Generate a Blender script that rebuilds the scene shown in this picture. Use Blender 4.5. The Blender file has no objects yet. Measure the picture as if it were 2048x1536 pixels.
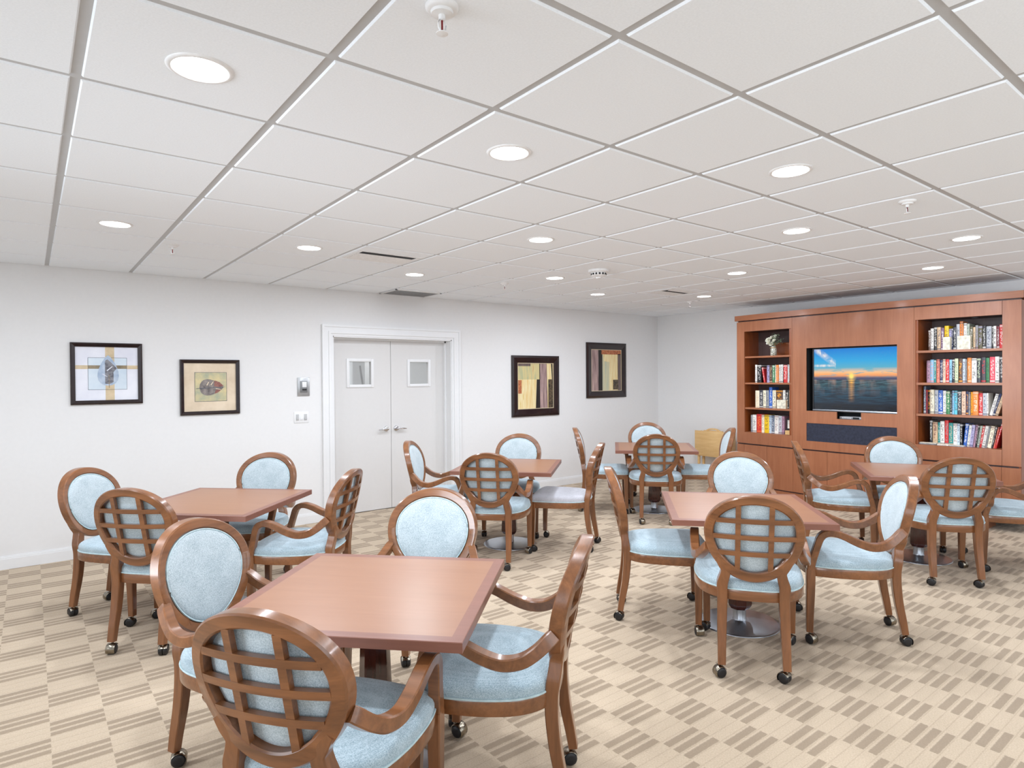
import bpy, bmesh, math, random
from mathutils import Vector, Matrix
R = math.radians
rnd = random.Random(7)
sc = bpy.context.scene
col = sc.collection

# ------------------------------------------------------------------ camera
YAW, PITCH, ROLL, FPX = R(37.789), -0.0109, -0.0071, 1245.4
CAM_H, CEIL = 1.552, 2.525
def make_camera():
    F = Vector((math.sin(YAW), math.cos(YAW), 0)); R0 = Vector((math.cos(YAW), -math.sin(YAW), 0)); Z = Vector((0, 0, 1))
    fw = F*math.cos(PITCH) + Z*math.sin(PITCH); up0 = Z*math.cos(PITCH) - F*math.sin(PITCH)
    rt = R0*math.cos(ROLL) + up0*math.sin(ROLL); up = up0*math.cos(ROLL) - R0*math.sin(ROLL)
    cd = bpy.data.cameras.new('camera'); cam = bpy.data.objects.new('camera', cd); col.objects.link(cam)
    m = Matrix((rt, up, -fw)).transposed().to_4x4(); m.translation = Vector((0, 0, CAM_H))
    cam.matrix_world = m
    cd.sensor_width = 36; cd.sensor_fit = 'HORIZONTAL'; cd.lens = 36*FPX/2048; cd.clip_start = 0.05
    sc.camera = cam
make_camera()

# ------------------------------------------------------------------ world, exposure, daylight
w = bpy.data.worlds.new('world'); sc.world = w; w.use_nodes = True
w.node_tree.nodes['Background'].inputs[0].default_value = (0.80, 0.90, 1.0, 1)
w.node_tree.nodes['Background'].inputs[1].default_value = 1.0
sc.view_settings.view_transform = 'Standard'; sc.view_settings.look = 'None'
sc.view_settings.gamma = 1; sc.view_settings.use_curve_mapping = False
sc.view_settings.exposure = 0.19
sc.cycles.use_denoising = True
sc.cycles.diffuse_bounces = 6; sc.cycles.max_bounces = 10; sc.cycles.glossy_bounces = 3
sc.cycles.sample_clamp_indirect = 6
CAN_POWER, WINDOW_POWER = 14.5, 20.0
def area(name, loc, direction, sx, sy, power, color=(1, 1, 1), shape='RECTANGLE', spread=180):
    l = bpy.data.lights.new(name, 'AREA'); l.shape = shape; l.size = sx; l.size_y = sy; l.energy = power; l.color = color; l.spread = R(spread)
    o = bpy.data.objects.new(name, l); col.objects.link(o); o.location = loc
    o.rotation_euler = Vector(direction).to_track_quat('-Z', 'Y').to_euler()
    return o
ROOM_X0, ROOM_X1, ROOM_Y0, ROOM_Y1 = -1.6, 8.15, -2.6, 6.605
WINDOWS = [(-0.6, 1.4), (2.2, 4.2), (5.0, 7.0)]
for (a, b), wk in zip(WINDOWS, (0.9, 0.7, 1.0)):   # daylight entering through the three windows behind the camera
    area('window_daylight', ((a+b)/2, ROOM_Y0-0.02, 1.5), (0, 1, 0.12), b-a-0.1, 1.4, WINDOW_POWER*wk, (0.91, 0.97, 1.03))
ADDED_WINDOWS = [(-1.6, 0.6), (1.6, 3.8)]
for a, b in ADDED_WINDOWS:   # unseen windows added in the rear wall to brighten the far side
    area('window_daylight', (ROOM_X0-0.02, (a+b)/2, 1.5), (1, 0, 0.0), b-a-0.1, 1.4, WINDOW_POWER*1.0, (0.90, 0.97, 1.05), spread=72)

# ------------------------------------------------------------------ materials
def lin(c):
    return tuple(((v/255)/12.92 if v/255 <= 0.04045 else ((v/255+0.055)/1.055)**2.4) for v in c) + (1,)
class NT:
    def __init__(s, name):
        s.m = bpy.data.materials.new(name); s.m.use_nodes = True; s.t = s.m.node_tree; s.n = s.t.nodes
        s.b = s.n['Principled BSDF']
    def new(s, typ, **kw):
        n = s.n.new(typ)
        for k, v in kw.items(): setattr(n, k, v)
        return n
    def link(s, a, b): s.t.links.new(a, b)
    def val(s, sock, v):
        if isinstance(v, (int, float, tuple)): sock.default_value = v
        else: s.link(v, sock)
    def math(s, op, a, b=0.0, c=0.0):
        n = s.new('ShaderNodeMath', operation=op)
        s.val(n.inputs[0], a); s.val(n.inputs[1], b); s.val(n.inputs[2], c)
        return n.outputs[0]
    def mix(s, f, a, b, mode='MIX'):
        n = s.new('ShaderNodeMix', data_type='RGBA', blend_type=mode)
        s.val(n.inputs[0], f); s.val(n.inputs[6], a); s.val(n.inputs[7], b)
        return n.outputs[2]
    def coord(s, which='Object', scale=(1, 1, 1), rot=(0, 0, 0)):
        c = s.new('ShaderNodeTexCoord'); mp = s.new('ShaderNodeMapping')
        s.link(c.outputs[which], mp.inputs[0]); mp.inputs[3].default_value = scale; mp.inputs[2].default_value = rot
        return mp.outputs[0]
    def noise(s, vec, scale, detail=3, rough=0.5, dist=0.0):
        n = s.new('ShaderNodeTexNoise'); s.link(vec, n.inputs['Vector'])
        n.inputs['Scale'].default_value = scale; n.inputs['Detail'].default_value = detail
        n.inputs['Roughness'].default_value = rough; n.inputs['Distortion'].default_value = dist
        return n.outputs[0]
    def ramp(s, f, stops):
        n = s.new('ShaderNodeValToRGB'); s.val(n.inputs[0], f); e = n.color_ramp.elements
        while len(e) < len(stops): e.new(0.5)
        for i, (p, c) in enumerate(stops): e[i].position = p; e[i].color = c
        return n.outputs[0]
    def bump(s, h, strength=0.2, dist=0.01):
        n = s.new('ShaderNodeBump'); s.link(h, n.inputs['Height']); n.inputs['Strength'].default_value = strength
        n.inputs['Distance'].default_value = dist; s.link(n.outputs[0], s.b.inputs['Normal'])
def plain(name, rgb, rough=0.5, metal=0.0, coat=0.0, spec=0.5, speck=0.03):
    m = NT(name); c = lin(rgb)
    v = m.coord('Object'); f = m.noise(v, 35, 3)
    d = tuple(max(0, x*(1-speck*2)) for x in c[:3]) + (1,); u = tuple(min(1, x*(1+speck)) for x in c[:3]) + (1,)
    m.link(m.ramp(f, [(0.3, d), (0.7, u)]), m.b.inputs['Base Color'])
    m.b.inputs['Roughness'].default_value = rough; m.b.inputs['Metallic'].default_value = metal
    m.b.inputs['Coat Weight'].default_value = coat; m.b.inputs['Specular IOR Level'].default_value = spec
    return m.m
def wood(name, dark, light, axis='z', rough=0.32, coat=0.35, scale=1.0, contrast=1.0):
    m = NT(name)
    st = {'x': (1.2, 14, 14), 'y': (14, 1.2, 14), 'z': (14, 14, 1.2)}[axis]
    v = m.coord('Object', tuple(q*scale for q in st))
    a = m.noise(v, 1.0, 5, 0.6, 1.2)
    v2 = m.coord('Object', tuple(q*scale*6 for q in st)); b = m.noise(v2, 1.0, 3, 0.6, 0.3)
    v3 = m.coord('Object', (2.3, 2.3, 2.3)); c = m.noise(v3, 1.5, 2)
    f = m.math('ADD', m.math('MULTIPLY', a, 0.55), m.math('ADD', m.math('MULTIPLY', b, 0.2), m.math('MULTIPLY', c, 0.25)))
    k = 0.17/contrast
    m.link(m.ramp(f, [(0.5-k, lin(dark)), (0.5+k, lin(light))]), m.b.inputs['Base Color'])
    m.b.inputs['Roughness'].default_value = rough; m.b.inputs['Coat Weight'].default_value = coat
    m.b.inputs['Coat Roughness'].default_value = 0.12 if coat != 0.3 else 0.3
    m.bump(b, 0.04, 0.002)
    return m.m
def fabric(name, dark, light):
    m = NT(name)
    a = m.noise(m.coord('Object', (1, 1, 1)), 260, 2, 0.7); b = m.noise(m.coord('Object', (1, 1, 1)), 14, 3)
    wv = m.new('ShaderNodeTexWave'); m.link(m.coord('Object', (1, 1, 1)), wv.inputs[0]); wv.inputs['Scale'].default_value = 90
    wv.bands_direction = 'Z'; wv.inputs['Distortion'].default_value = 3
    f = m.math('ADD', m.math('MULTIPLY', a, 0.75), m.math('ADD', m.math('MULTIPLY', b, 0.19), m.math('MULTIPLY', wv.outputs[1], 0.06)))
    m.link(m.ramp(f, [(0.36, lin(dark)), (0.62, lin(light))]), m.b.inputs['Base Color'])
    m.b.inputs['Roughness'].default_value = 0.9; m.b.inputs['Sheen Weight'].default_value = 0.35
    m.b.inputs['Specular IOR Level'].default_value = 0.2
    m.bump(a, 0.25, 0.003)
    return m.m
def emission(name, rgb, strength):
    m = NT(name); m.b.inputs['Base Color'].default_value = (1, 1, 1, 1)
    m.b.inputs['Emission Color'].default_value = lin(rgb); m.b.inputs['Emission Strength'].default_value = strength
    return m.m

M_WALL = plain('wall_paint', (227, 227, 227), 0.75, speck=0.006)
M_TRIM = plain('trim_paint', (230, 231, 232), 0.38, speck=0.005)
M_DOOR = plain('door_paint', (216, 215, 214), 0.42, speck=0.005)
M_WOOD = wood('walnut_stain', (92, 55, 30), (146, 94, 56), 'z', 0.28, 0.5)
M_WOODX = wood('walnut_stain_rail', (92, 55, 30), (146, 94, 56), 'x', 0.28, 0.5)
M_TOP = wood('table_veneer', (140, 94, 66), (158, 112, 82), 'x', 0.36, 0.3, 0.7, 0.6)
M_BAND = wood('table_edge_band', (112, 68, 54), (142, 92, 74), 'x', 0.4, 0.3, 1, 0.7)
M_COL = wood('dark_mahogany', (52, 20, 16), (84, 38, 28), 'z', 0.2, 0.6)
M_FAB = fabric('blue_chenille', (146, 161, 168), (194, 205, 209))
M_FABG = fabric('grey_chenille', (164, 164, 172), (200, 200, 206))
M_SEAT = fabric('blue_seat_chenille', (132, 154, 165), (184, 201, 209))
M_PIPE = plain('fabric_piping', (186, 206, 210), 0.85, speck=0.08)
M_STEEL = plain('brushed_steel', (176, 182, 190), 0.32, 1.0, speck=0.02)
M_BRASS = plain('antique_pewter', (150, 142, 128), 0.25, 1.0, speck=0.06)
M_BLACK = plain('black_rubber', (28, 28, 31), 0.45)
M_GRID = plain('ceiling_grid_paint', (186, 187, 188), 0.5, speck=0.01)
M_WHITEM = plain('white_enamel', (232, 232, 232), 0.4)
M_CASE = wood('cherry_case', (138, 82, 52), (172, 112, 78), 'z', 0.42, 0.12, 0.8, 0.7)
M_CASEH = wood('cherry_case_horizontal', (138, 82, 52), (172, 112, 78), 'y', 0.42, 0.12, 0.8, 0.7)
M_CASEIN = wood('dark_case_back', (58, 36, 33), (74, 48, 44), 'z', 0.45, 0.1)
M_CASESIDE = wood('case_side', (120, 58, 22), (158, 84, 36), 'z', 0.35, 0.3)
M_PINE = wood('pine', (206, 164, 104), (232, 198, 142), 'x', 0.5, 0.1)
M_FRAME = plain('ebony_frame', (34, 20, 22), 0.25, coat=0.3, speck=0.2)
M_GREY = plain('grey_vent_mesh', (128, 130, 132), 0.6, speck=0.1)
M_DARK = plain('dark_void', (20, 20, 22), 0.8)
M_CHROME = plain('chrome', (215, 216, 220), 0.12, 1.0, speck=0.01)

def mat_ceiling():
    m = NT('ceiling_tile'); v = m.coord('Object'); a = m.noise(v, 160, 3, 0.6)
    m.link(m.ramp(a, [(0.3, lin((236, 241, 246))), (0.7, lin((243, 248, 253)))]), m.b.inputs['Base Color'])
    m.b.inputs['Roughness'].default_value = 0.85; m.b.inputs['Specular IOR Level'].default_value = 0.25
    m.bump(a, 0.08, 0.003)
    return m.m
M_CEIL = mat_ceiling()

def mat_carpet():
    m = NT('striped_carpet')
    c = m.new('ShaderNodeTexCoord'); s = m.new('ShaderNodeSeparateXYZ'); m.link(c.outputs['Object'], s.inputs[0])
    X, Y = s.outputs[0], s.outputs[1]
    u = m.math('DIVIDE', m.math('SUBTRACT', X, 0.055), 0.2042)
    nd = m.noise(m.coord('Object', (1, 1, 1)), 120, 3, 0.7)
    u = m.math('ADD', u, m.math('MULTIPLY', m.math('SUBTRACT', nd, 0.5), 0.05))
    colm = m.math('FLOOR', u)
    par = m.math('MULTIPLY', m.math('MODULO', m.math('ADD', colm, 200.0), 2.0), 0.5)
    v = m.math('ADD', m.math('DIVIDE', m.math('SUBTRACT', Y, 0.02), 0.3045), par)
    fr = m.math('FRACT', m.math('ADD', v, 50.0))
    lane = m.math('MULTIPLY', fr, 6.0)
    lane = m.math('ADD', lane, m.math('MULTIPLY', m.math('SUBTRACT', nd, 0.5), 0.22))
    within = m.math('FRACT', m.math('ADD', lane, 6.0))
    isdark = m.math('LESS_THAN', lane, 3.0)
    # soft dark bar inside each lane
    d = m.math('ABSOLUTE', m.math('SUBTRACT', within, 0.38))
    bar = m.new('ShaderNodeMapRange'); m.link(d, bar.inputs[0]); bar.inputs[1].default_value = 0.37; bar.inputs[2].default_value = 0.29
    bar.inputs[3].default_value = 0; bar.inputs[4].default_value = 1; bar.clamp = True
    n1 = m.noise(m.coord('Object', (1, 1, 1)), 150, 4, 0.75); n2 = m.noise(m.coord('Object', (1, 1, 1)), 3.0, 3)
    n3 = m.noise(m.coord('Object', (140, 30, 1)), 1.0, 2)
    dk = m.math('MULTIPLY', m.math('MULTIPLY', isdark, bar.outputs[0]), m.math('ADD', 0.45, m.math('MULTIPLY', n1, 0.95)))
    light = m.ramp(n1, [(0.3, lin((176, 158, 135))), (0.7, lin((205, 187, 164)))])
    dark = m.ramp(n1, [(0.3, lin((132, 115, 96))), (0.7, lin((164, 147, 126)))])
    # thin ridge line between the lanes
    rd = m.math('MULTIPLY', m.math('GREATER_THAN', within, 0.90), 0.30)
    base = m.mix(m.math('MULTIPLY', rd, m.math('ADD', 0.3, n3)), light, lin((140, 120, 96)))
    base = m.mix(dk, base, dark)
    base = m.mix(m.math('MULTIPLY', n2, 0.10), base, lin((190, 168, 140)), 'MIX')
    m.link(base, m.b.inputs['Base Color'])
    m.b.inputs['Roughness'].default_value = 0.95; m.b.inputs['Specular IOR Level'].default_value = 0.1
    m.b.inputs['Sheen Weight'].default_value = 0.15
    ridge = m.math('SINE', m.math('MULTIPLY', within, math.pi))
    h = m.math('ADD', m.math('MULTIPLY', ridge, 0.6), m.math('MULTIPLY', n1, 0.6))
    m.bump(h, 0.5, 0.006)
    return m.m
M_CARPET = mat_carpet()

def mat_sunset():
    m = NT('sunset_screen')
    c = m.new('ShaderNodeTexCoord'); s = m.new('ShaderNodeSeparateXYZ'); m.link(c.outputs['UV'], s.inputs[0])
    U, V = s.outputs[0], s.outputs[1]
    sky = m.ramp(V, [(0.50, lin((70, 70, 110))), (0.545, lin((120, 150, 160))), (0.64, lin((95, 170, 185))), (0.80, lin((40, 160, 215))), (1.0, lin((10, 120, 205)))])
    # orange cloud bank over the horizon
    cv = m.coord('UV', (5, 22, 1)); cn = m.noise(cv, 1.0, 5, 0.6)
    band = m.ramp(V, [(0.50, (0, 0, 0, 1)), (0.53, (0.7, 0.7, 0.7, 1)), (0.60, (1, 1, 1, 1)), (0.69, (0, 0, 0, 1))])
    cf = m.math('MULTIPLY', band, m.ramp(cn, [(0.36, (0.1, 0.1, 0.1, 1)), (0.47, (1, 1, 1, 1))]))
    sky = m.mix(cf, sky, m.ramp(V, [(0.52, lin((96, 72, 96))), (0.56, lin((246, 150, 70))), (0.62, lin((255, 190, 130)))]))
    dk = m.ramp(V, [(0.495, (1, 1, 1, 1)), (0.525, (0.7, 0.7, 0.7, 1)), (0.55, (0, 0, 0, 1))])
    sky = m.mix(m.math('MULTIPLY', dk, 0.85), sky, lin((62, 60, 92)))
    # white feathered cloud streaks at upper left
    du = m.math('SUBTRACT', U, 0.12); line = m.math('SUBTRACT', V, m.math('SUBTRACT', 0.90, m.math('MULTIPLY', du, 1.0)))
    wn = m.noise(m.coord('UV', (9, 4, 1), (0, 0, 0.6)), 1.0, 5, 0.7, 1.0)
    wl = m.math('MULTIPLY', m.math('LESS_THAN', U, 0.28), m.math('SUBTRACT', 1.0, m.math('MINIMUM', 1.0, m.math('MULTIPLY', m.math('ABSOLUTE', line), 13.0))))
    l2 = m.math('MULTIPLY', m.math('LESS_THAN', U, 0.27), m.math('SUBTRACT', 1.0, m.math('MINIMUM', 1.0, m.math('MULTIPLY', m.math('ABSOLUTE', m.math('SUBTRACT', V, 0.725)), 34.0))))
    wf = m.math('MULTIPLY', m.math('MAXIMUM', wl, l2), m.ramp(wn, [(0.35, (0, 0, 0, 1)), (0.6, (1, 1, 1, 1))]))
    sky = m.mix(wf, sky, lin((232, 226, 222)))
    # sea
    wv = m.noise(m.coord('UV', (5, 60, 1)), 1.0, 5, 0.65, 0.6)
    sea = m.ramp(V, [(0.0, lin((4, 8, 14))), (0.09, lin((8, 16, 26))), (0.12, lin((20, 50, 70))), (0.30, lin((24, 74, 96))), (0.42, lin((60, 96, 106))), (0.50, lin((70, 92, 104)))])
    sea = m.mix(m.ramp(wv, [(0.44, (0.85, 0.85, 0.85, 1)), (0.56, (0, 0, 0, 1))]), sea, lin((10, 26, 42)))
    gw = m.math('SUBTRACT', 1.0, m.math('MINIMUM', 1.0, m.math('MULTIPLY', m.math('ABSOLUTE', m.math('SUBTRACT', U, 0.47)), 22.0)))
    gl = m.math('MULTIPLY', gw, m.ramp(V, [(0.12, (0, 0, 0, 1)), (0.2, (0.3, 0.3, 0.3, 1)), (0.30, (0.3, 0.3, 0.3, 1)), (0.48, (1, 1, 1, 1))]))
    gl = m.math('MULTIPLY', gl, m.ramp(wv, [(0.40, (0.2, 0.2, 0.2, 1)), (0.55, (1, 1, 1, 1))]))
    sea = m.mix(gl, sea, lin((255, 180, 70)))
    rl = m.math('MULTIPLY', m.ramp(m.noise(m.coord('UV', (9, 3, 1)), 1.0, 2), [(0.45, (0, 0, 0, 1)), (0.7, (0.45, 0.45, 0.45, 1))]), m.ramp(V, [(0.22, (0, 0, 0, 1)), (0.5, (1, 1, 1, 1))]))
    sea = m.mix(rl, sea, lin((190, 150, 130)))
    img = m.mix(m.math('GREATER_THAN', V, 0.495), sea, sky)
    # sun
    r2 = m.math('SQRT', m.math('ADD', m.math('POWER', m.math('MULTIPLY', m.math('SUBTRACT', U, 0.47), 1.6), 2.0), m.math('POWER', m.math('SUBTRACT', V, 0.55), 2.0)))
    sun = m.ramp(r2, [(0.0, (1, 1, 1, 1)), (0.022, (1, 1, 1, 1)), (0.06, (0.25, 0.25, 0.25, 1)), (0.11, (0, 0, 0, 1))])
    img = m.mix(sun, img, lin((255, 222, 110)))
    m.b.inputs['Base Color'].default_value = (0.01, 0.01, 0.01, 1); m.b.inputs['Roughness'].default_value = 0.12
    m.link(img, m.b.inputs['Emission Color']); m.b.inputs['Emission Strength'].default_value = 0.95
    return m.m

def mat_book():
    m = NT('book_cover')
    oi = m.new('ShaderNodeObjectInfo'); at = m.new('ShaderNodeAttribute'); at.attribute_type = 'OBJECT'; at.attribute_name = 'letter_color'
    g = m.new('ShaderNodeTexCoord'); mp = m.new('ShaderNodeMapping'); m.link(g.outputs['Object'], mp.inputs[0])
    mp.inputs[3].default_value = (0.001, 3.2, 20)
    off = m.new('ShaderNodeCombineXYZ'); m.link(m.math('MULTIPLY', oi.outputs['Random'], 90.0), off.inputs[0])
    va = m.new('ShaderNodeVectorMath', operation='ADD'); m.link(mp.outputs[0], va.inputs[0]); m.link(off.outputs[0], va.inputs[1])
    n = m.new('ShaderNodeTexNoise'); m.link(va.outputs[0], n.inputs[0]); n.inputs['Scale'].default_value = 1.0; n.inputs['Detail'].default_value = 1.5
    s = m.new('ShaderNodeSeparateXYZ'); m.link(g.outputs['Object'], s.inputs[0])
    mid = m.math('LESS_THAN', m.math('ABSOLUTE', s.outputs[1]), 0.30)
    zz = m.math('LESS_THAN', m.math('ABSOLUTE', m.math('SUBTRACT', s.outputs[2], 0.52)), 0.36)
    f = m.math('MULTIPLY', m.math('MULTIPLY', mid, zz), m.ramp(n.outputs[0], [(0.50, (0, 0, 0, 1)), (0.54, (1, 1, 1, 1))]))
    base = oi.outputs['Color']
    cb = m.mix(m.math('MULTIPLY', f, 0.65), base, at.outputs['Color'])
    # coloured block near the foot or head of some spines
    blk = m.math('MULTIPLY', m.math('LESS_THAN', m.math('ABSOLUTE', m.math('SUBTRACT', s.outputs[2], m.math('ADD', 0.06, m.math('MULTIPLY', m.math('ROUND', oi.outputs['Random']), 0.88)))), 0.035), 0.6)
    cb = m.mix(blk, cb, at.outputs['Color'])
    m.link(cb, m.b.inputs['Base Color']); m.b.inputs['Roughness'].default_value = 0.4
    return m.m
M_BOOK = mat_book()
M_PAGES = plain('book_pages', (226, 216, 196), 0.85, speck=0.08)

# ------------------------------------------------------------------ helpers
def box(bm, x0, x1, y0, y1, z0, z1, mi=0, bevel=0.0):
    vs = [bm.verts.new((x, y, z)) for z in (z0, z1) for y in (y0, y1) for x in (x0, x1)]
    fs = [bm.faces.new([vs[i] for i in q]) for q in ((0, 2, 3, 1), (4, 5, 7, 6), (0, 1, 5, 4), (2, 6, 7, 3), (0, 4, 6, 2), (1, 3, 7, 5))]
    for f in fs: f.material_index = mi
    if bevel:
        es = list({e for f in fs for e in f.edges})
        r = bmesh.ops.bevel(bm, geom=es, offset=bevel, segments=2, profile=0.5, affect='EDGES')
        for f in r['faces']: f.material_index = mi
    return fs
def lathe(bm, prof, n=24, c=(0, 0, 0), mi=0, axis='z', close=True):
    rings = []
    for r, z in prof:
        ring = []
        for i in range(n):
            a = 2*math.pi*i/n; p = (r*math.cos(a), r*math.sin(a), z)
            if axis == 'x': p = (p[2], p[0], p[1])
            if axis == 'y': p = (p[0], p[2], p[1])
            ring.append(bm.verts.new((c[0]+p[0], c[1]+p[1], c[2]+p[2])))
        rings.append(ring)
    fl = []
    for a, b in zip(rings, rings[1:]):
        for i in range(n): fl.append(bm.faces.new((a[i], a[(i+1) % n], b[(i+1) % n], b[i])))
    if close:
        fl.append(bm.faces.new(rings[0][::-1])); fl.append(bm.faces.new(rings[-1]))
    for f in fl: f.material_index = mi
    return fl
def spline(pts, n):
    out = []; L = len(pts)
    for i in range(L-1):
        p0, p1, p2, p3 = pts[max(i-1, 0)], pts[i], pts[i+1], pts[min(i+2, L-1)]
        for k in range(n):
            t = k/n
            out.append(tuple(0.5*((2*b) + (-a+c)*t + (2*a-5*b+4*c-d)*t*t + (-a+3*b-3*c+d)*t**3) for a, b, c, d in zip(p0, p1, p2, p3)))
    out.append(tuple(pts[-1])); return out
def sweep(bm, pts, side=(1, 0, 0), ch=0.18, mi=0, nseg=4):
    """pts: (x,y,z,half_side,half_other); chamfered rectangular section"""
    P = spline(pts, nseg); S0 = Vector(side); rings = []
    for i, p in enumerate(P):
        a = Vector(P[max(i-1, 0)][:3]); b = Vector(P[min(i+1, len(P)-1)][:3]); T = (b-a).normalized()
        S = (S0 - T*S0.dot(T)).normalized(); U = T.cross(S); hx, hy = p[3], p[4]; c = min(hx, hy)*ch
        sec = [(hx-c, hy), (-hx+c, hy), (-hx, hy-c), (-hx, -hy+c), (-hx+c, -hy), (hx-c, -hy), (hx, -hy+c), (hx, hy-c)]
        o = Vector(p[:3]); rings.append([bm.verts.new(o + S*u + U*v) for u, v in sec])
    for a, b in zip(rings, rings[1:]):
        for i in range(8): bm.faces.new((a[i], a[(i+1) % 8], b[(i+1) % 8], b[i])).material_index = mi
    bm.faces.new(rings[0][::-1]); bm.faces.new(rings[-1])
def tube(bm, pts, r, n=8, closed=False, mi=0):
    P = [Vector(p) for p in pts]; L = len(P); rings = []
    for i, p in enumerate(P):
        a = P[(i-1) % L] if closed else P[max(i-1, 0)]; b = P[(i+1) % L] if closed else P[min(i+1, L-1)]
        T = (b-a).normalized(); S = T.orthogonal().normalized() if abs(T.z) > 0.95 else T.cross(Vector((0, 0, 1))).normalized(); U = T.cross(S)
        rings.append([bm.verts.new(p + (S*math.cos(2*math.pi*k/n) + U*math.sin(2*math.pi*k/n))*r) for k in range(n)])
    m = L if closed else L-1
    for i in range(m):
        a, b = rings[i], rings[(i+1) % L]
        for k in range(n): bm.faces.new((a[k], a[(k+1) % n], b[(k+1) % n], b[k])).material_index = mi
    if not closed: bm.faces.new(rings[0][::-1]); bm.faces.new(rings[-1])
def finish(name, bm, mats, parent=None, smooth=42, loc=None):
    bmesh.ops.recalc_face_normals(bm, faces=bm.faces[:])
    me = bpy.data.meshes.new(name); bm.to_mesh(me); bm.free()
    for m in (mats if isinstance(mats, (list, tuple)) else [mats]): me.materials.append(m)
    if smooth:
        me.shade_smooth(); me.set_sharp_from_angle(angle=R(smooth))
    o = bpy.data.objects.new(name, me); col.objects.link(o)
    if parent: o.parent = parent
    if loc: o.location = loc
    return o
def new(): return bmesh.new()
def thing(name, label, cat, loc=(0, 0, 0), rz=0.0, group=None):
    o = bpy.data.objects.new(name, None); col.objects.link(o); o.location = loc; o.rotation_euler = (0, 0, rz)
    o.empty_display_size = 0.1
    o['label'] = label; o['category'] = cat
    if group: o['group'] = group
    return o
def tag(o, label, cat, group=None):
    o['label'] = label; o['category'] = cat
    if group: o['group'] = group
    return o
def structure(o): o['kind'] = 'structure'; return o

# ------------------------------------------------------------------ room shell
bm = new(); box(bm, ROOM_X0-0.1, ROOM_X1+0.1, ROOM_Y0-0.3, ROOM_Y1+0.17, -0.05, 0); structure(finish('floor', bm, M_CARPET, smooth=0))
DX0, DX1, DH = 2.632, 4.165, 2.02     # door opening in the left wall
WT = 0.30
bm = new()
box(bm, ROOM_X0-0.1, DX0, ROOM_Y1, ROOM_Y1+WT, 0, 2.7); box(bm, DX1, ROOM_X1+0.1, ROOM_Y1, ROOM_Y1+WT, 0, 2.7)
box(bm, DX0, DX1, ROOM_Y1, ROOM_Y1+WT, DH, 2.7)
structure(finish('wall_left', bm, M_WALL, smooth=0))
bm = new(); box(bm, ROOM_X1, ROOM_X1+0.1, ROOM_Y0, ROOM_Y1, 0, 2.7); structure(finish('wall_right', bm, M_WALL, smooth=0))
bm = new(); xs = [ROOM_Y0] + [v for ab in ADDED_WINDOWS for v in ab] + [ROOM_Y1]
for i in range(0, len(xs), 2): box(bm, ROOM_X0-0.12, ROOM_X0, xs[i], xs[i+1], 0, 2.7)
for a, b in ADDED_WINDOWS: box(bm, ROOM_X0-0.12, ROOM_X0, a, b, 0, 0.75); box(bm, ROOM_X0-0.12, ROOM_X0, a, b, 2.25, 2.7)
structure(finish('wall_rear', bm, M_WALL, smooth=0))
for i, (a, b) in enumerate(ADDED_WINDOWS):  # frames for the added, unseen rear windows
    bm = new(); x0, x1 = ROOM_X0-0.12, ROOM_X0+0.02
    box(bm, x0, x1, a-0.06, a+0.03, 0.69, 2.31); box(bm, x0, x1, b-0.03, b+0.06, 0.69, 2.31)
    box(bm, x0, x1, a-0.06, b+0.06, 0.69, 0.78); box(bm, x0, x1, a-0.06, b+0.06, 2.22, 2.31)
    structure(finish('window_%d' % (i+4), bm, M_TRIM, smooth=0))
bm = new(); xs = [ROOM_X0] + [v for ab in WINDOWS for v in ab] + [ROOM_X1]
for i in range(0, len(xs), 2): box(bm, xs[i], xs[i+1], ROOM_Y0-0.12, ROOM_Y0, 0, 2.7)
for a, b in WINDOWS: box(bm, a, b, ROOM_Y0-0.12, ROOM_Y0, 0, 0.75); box(bm, a, b, ROOM_Y0-0.12, ROOM_Y0, 2.25, 2.7)
structure(finish('wall_front', bm, M_WALL, smooth=0))
for i, (a, b) in enumerate(WINDOWS):
    bm = new(); y0, y1 = ROOM_Y0-0.12, ROOM_Y0+0.02
    box(bm, a-0.06, a+0.03, y0, y1, 0.69, 2.31); box(bm, b-0.03, b+0.06, y0, y1, 0.69, 2.31)
    box(bm, a-0.06, b+0.06, y0, y1, 0.69, 0.78); box(bm, a-0.06, b+0.06, y0, y1, 2.22, 2.31)
    structure(finish('window_%d' % (i+1), bm, M_TRIM, smooth=0))

# ceiling tiles on their grid
GX, GY, GP = 0.1306, 1.8375, 0.6096
bm = new()
i0, i1 = math.floor((ROOM_X0-GX)/GP), math.ceil((ROOM_X1-GX)/GP); j0, j1 = math.floor((ROOM_Y0-GY)/GP), math.ceil((ROOM_Y1-GY)/GP)
for i in range(i0, i1):
    for j in range(j0, j1):
        x0, x1 = max(GX+i*GP+0.013, ROOM_X0), min(GX+(i+1)*GP-0.013, ROOM_X1); y0, y1 = max(GY+j*GP+0.013, ROOM_Y0), min(GY+(j+1)*GP-0.013, ROOM_Y1)
        if x1-x0 < 0.03 or y1-y0 < 0.03: continue
        e = 0.006
        a = [bm.verts.new(p) for p in ((x0, y0, CEIL+0.008), (x1, y0, CEIL+0.008), (x1, y1, CEIL+0.008), (x0, y1, CEIL+0.008))]
        b = [bm.verts.new(p) for p in ((x0+e, y0+e, CEIL), (x1-e, y0+e, CEIL), (x1-e, y1-e, CEIL), (x0+e, y1-e, CEIL))]
        bm.faces.new(b[::-1])
        for k in range(4): bm.faces.new((a[k], a[(k+1) % 4], b[(k+1) % 4], b[k]))
me = bpy.data.meshes.new('ceiling'); bm.to_mesh(me); bm.free(); me.materials.append(M_CEIL)
ceil = structure(bpy.data.objects.new('ceiling', me)); col.objects.link(ceil)
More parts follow.
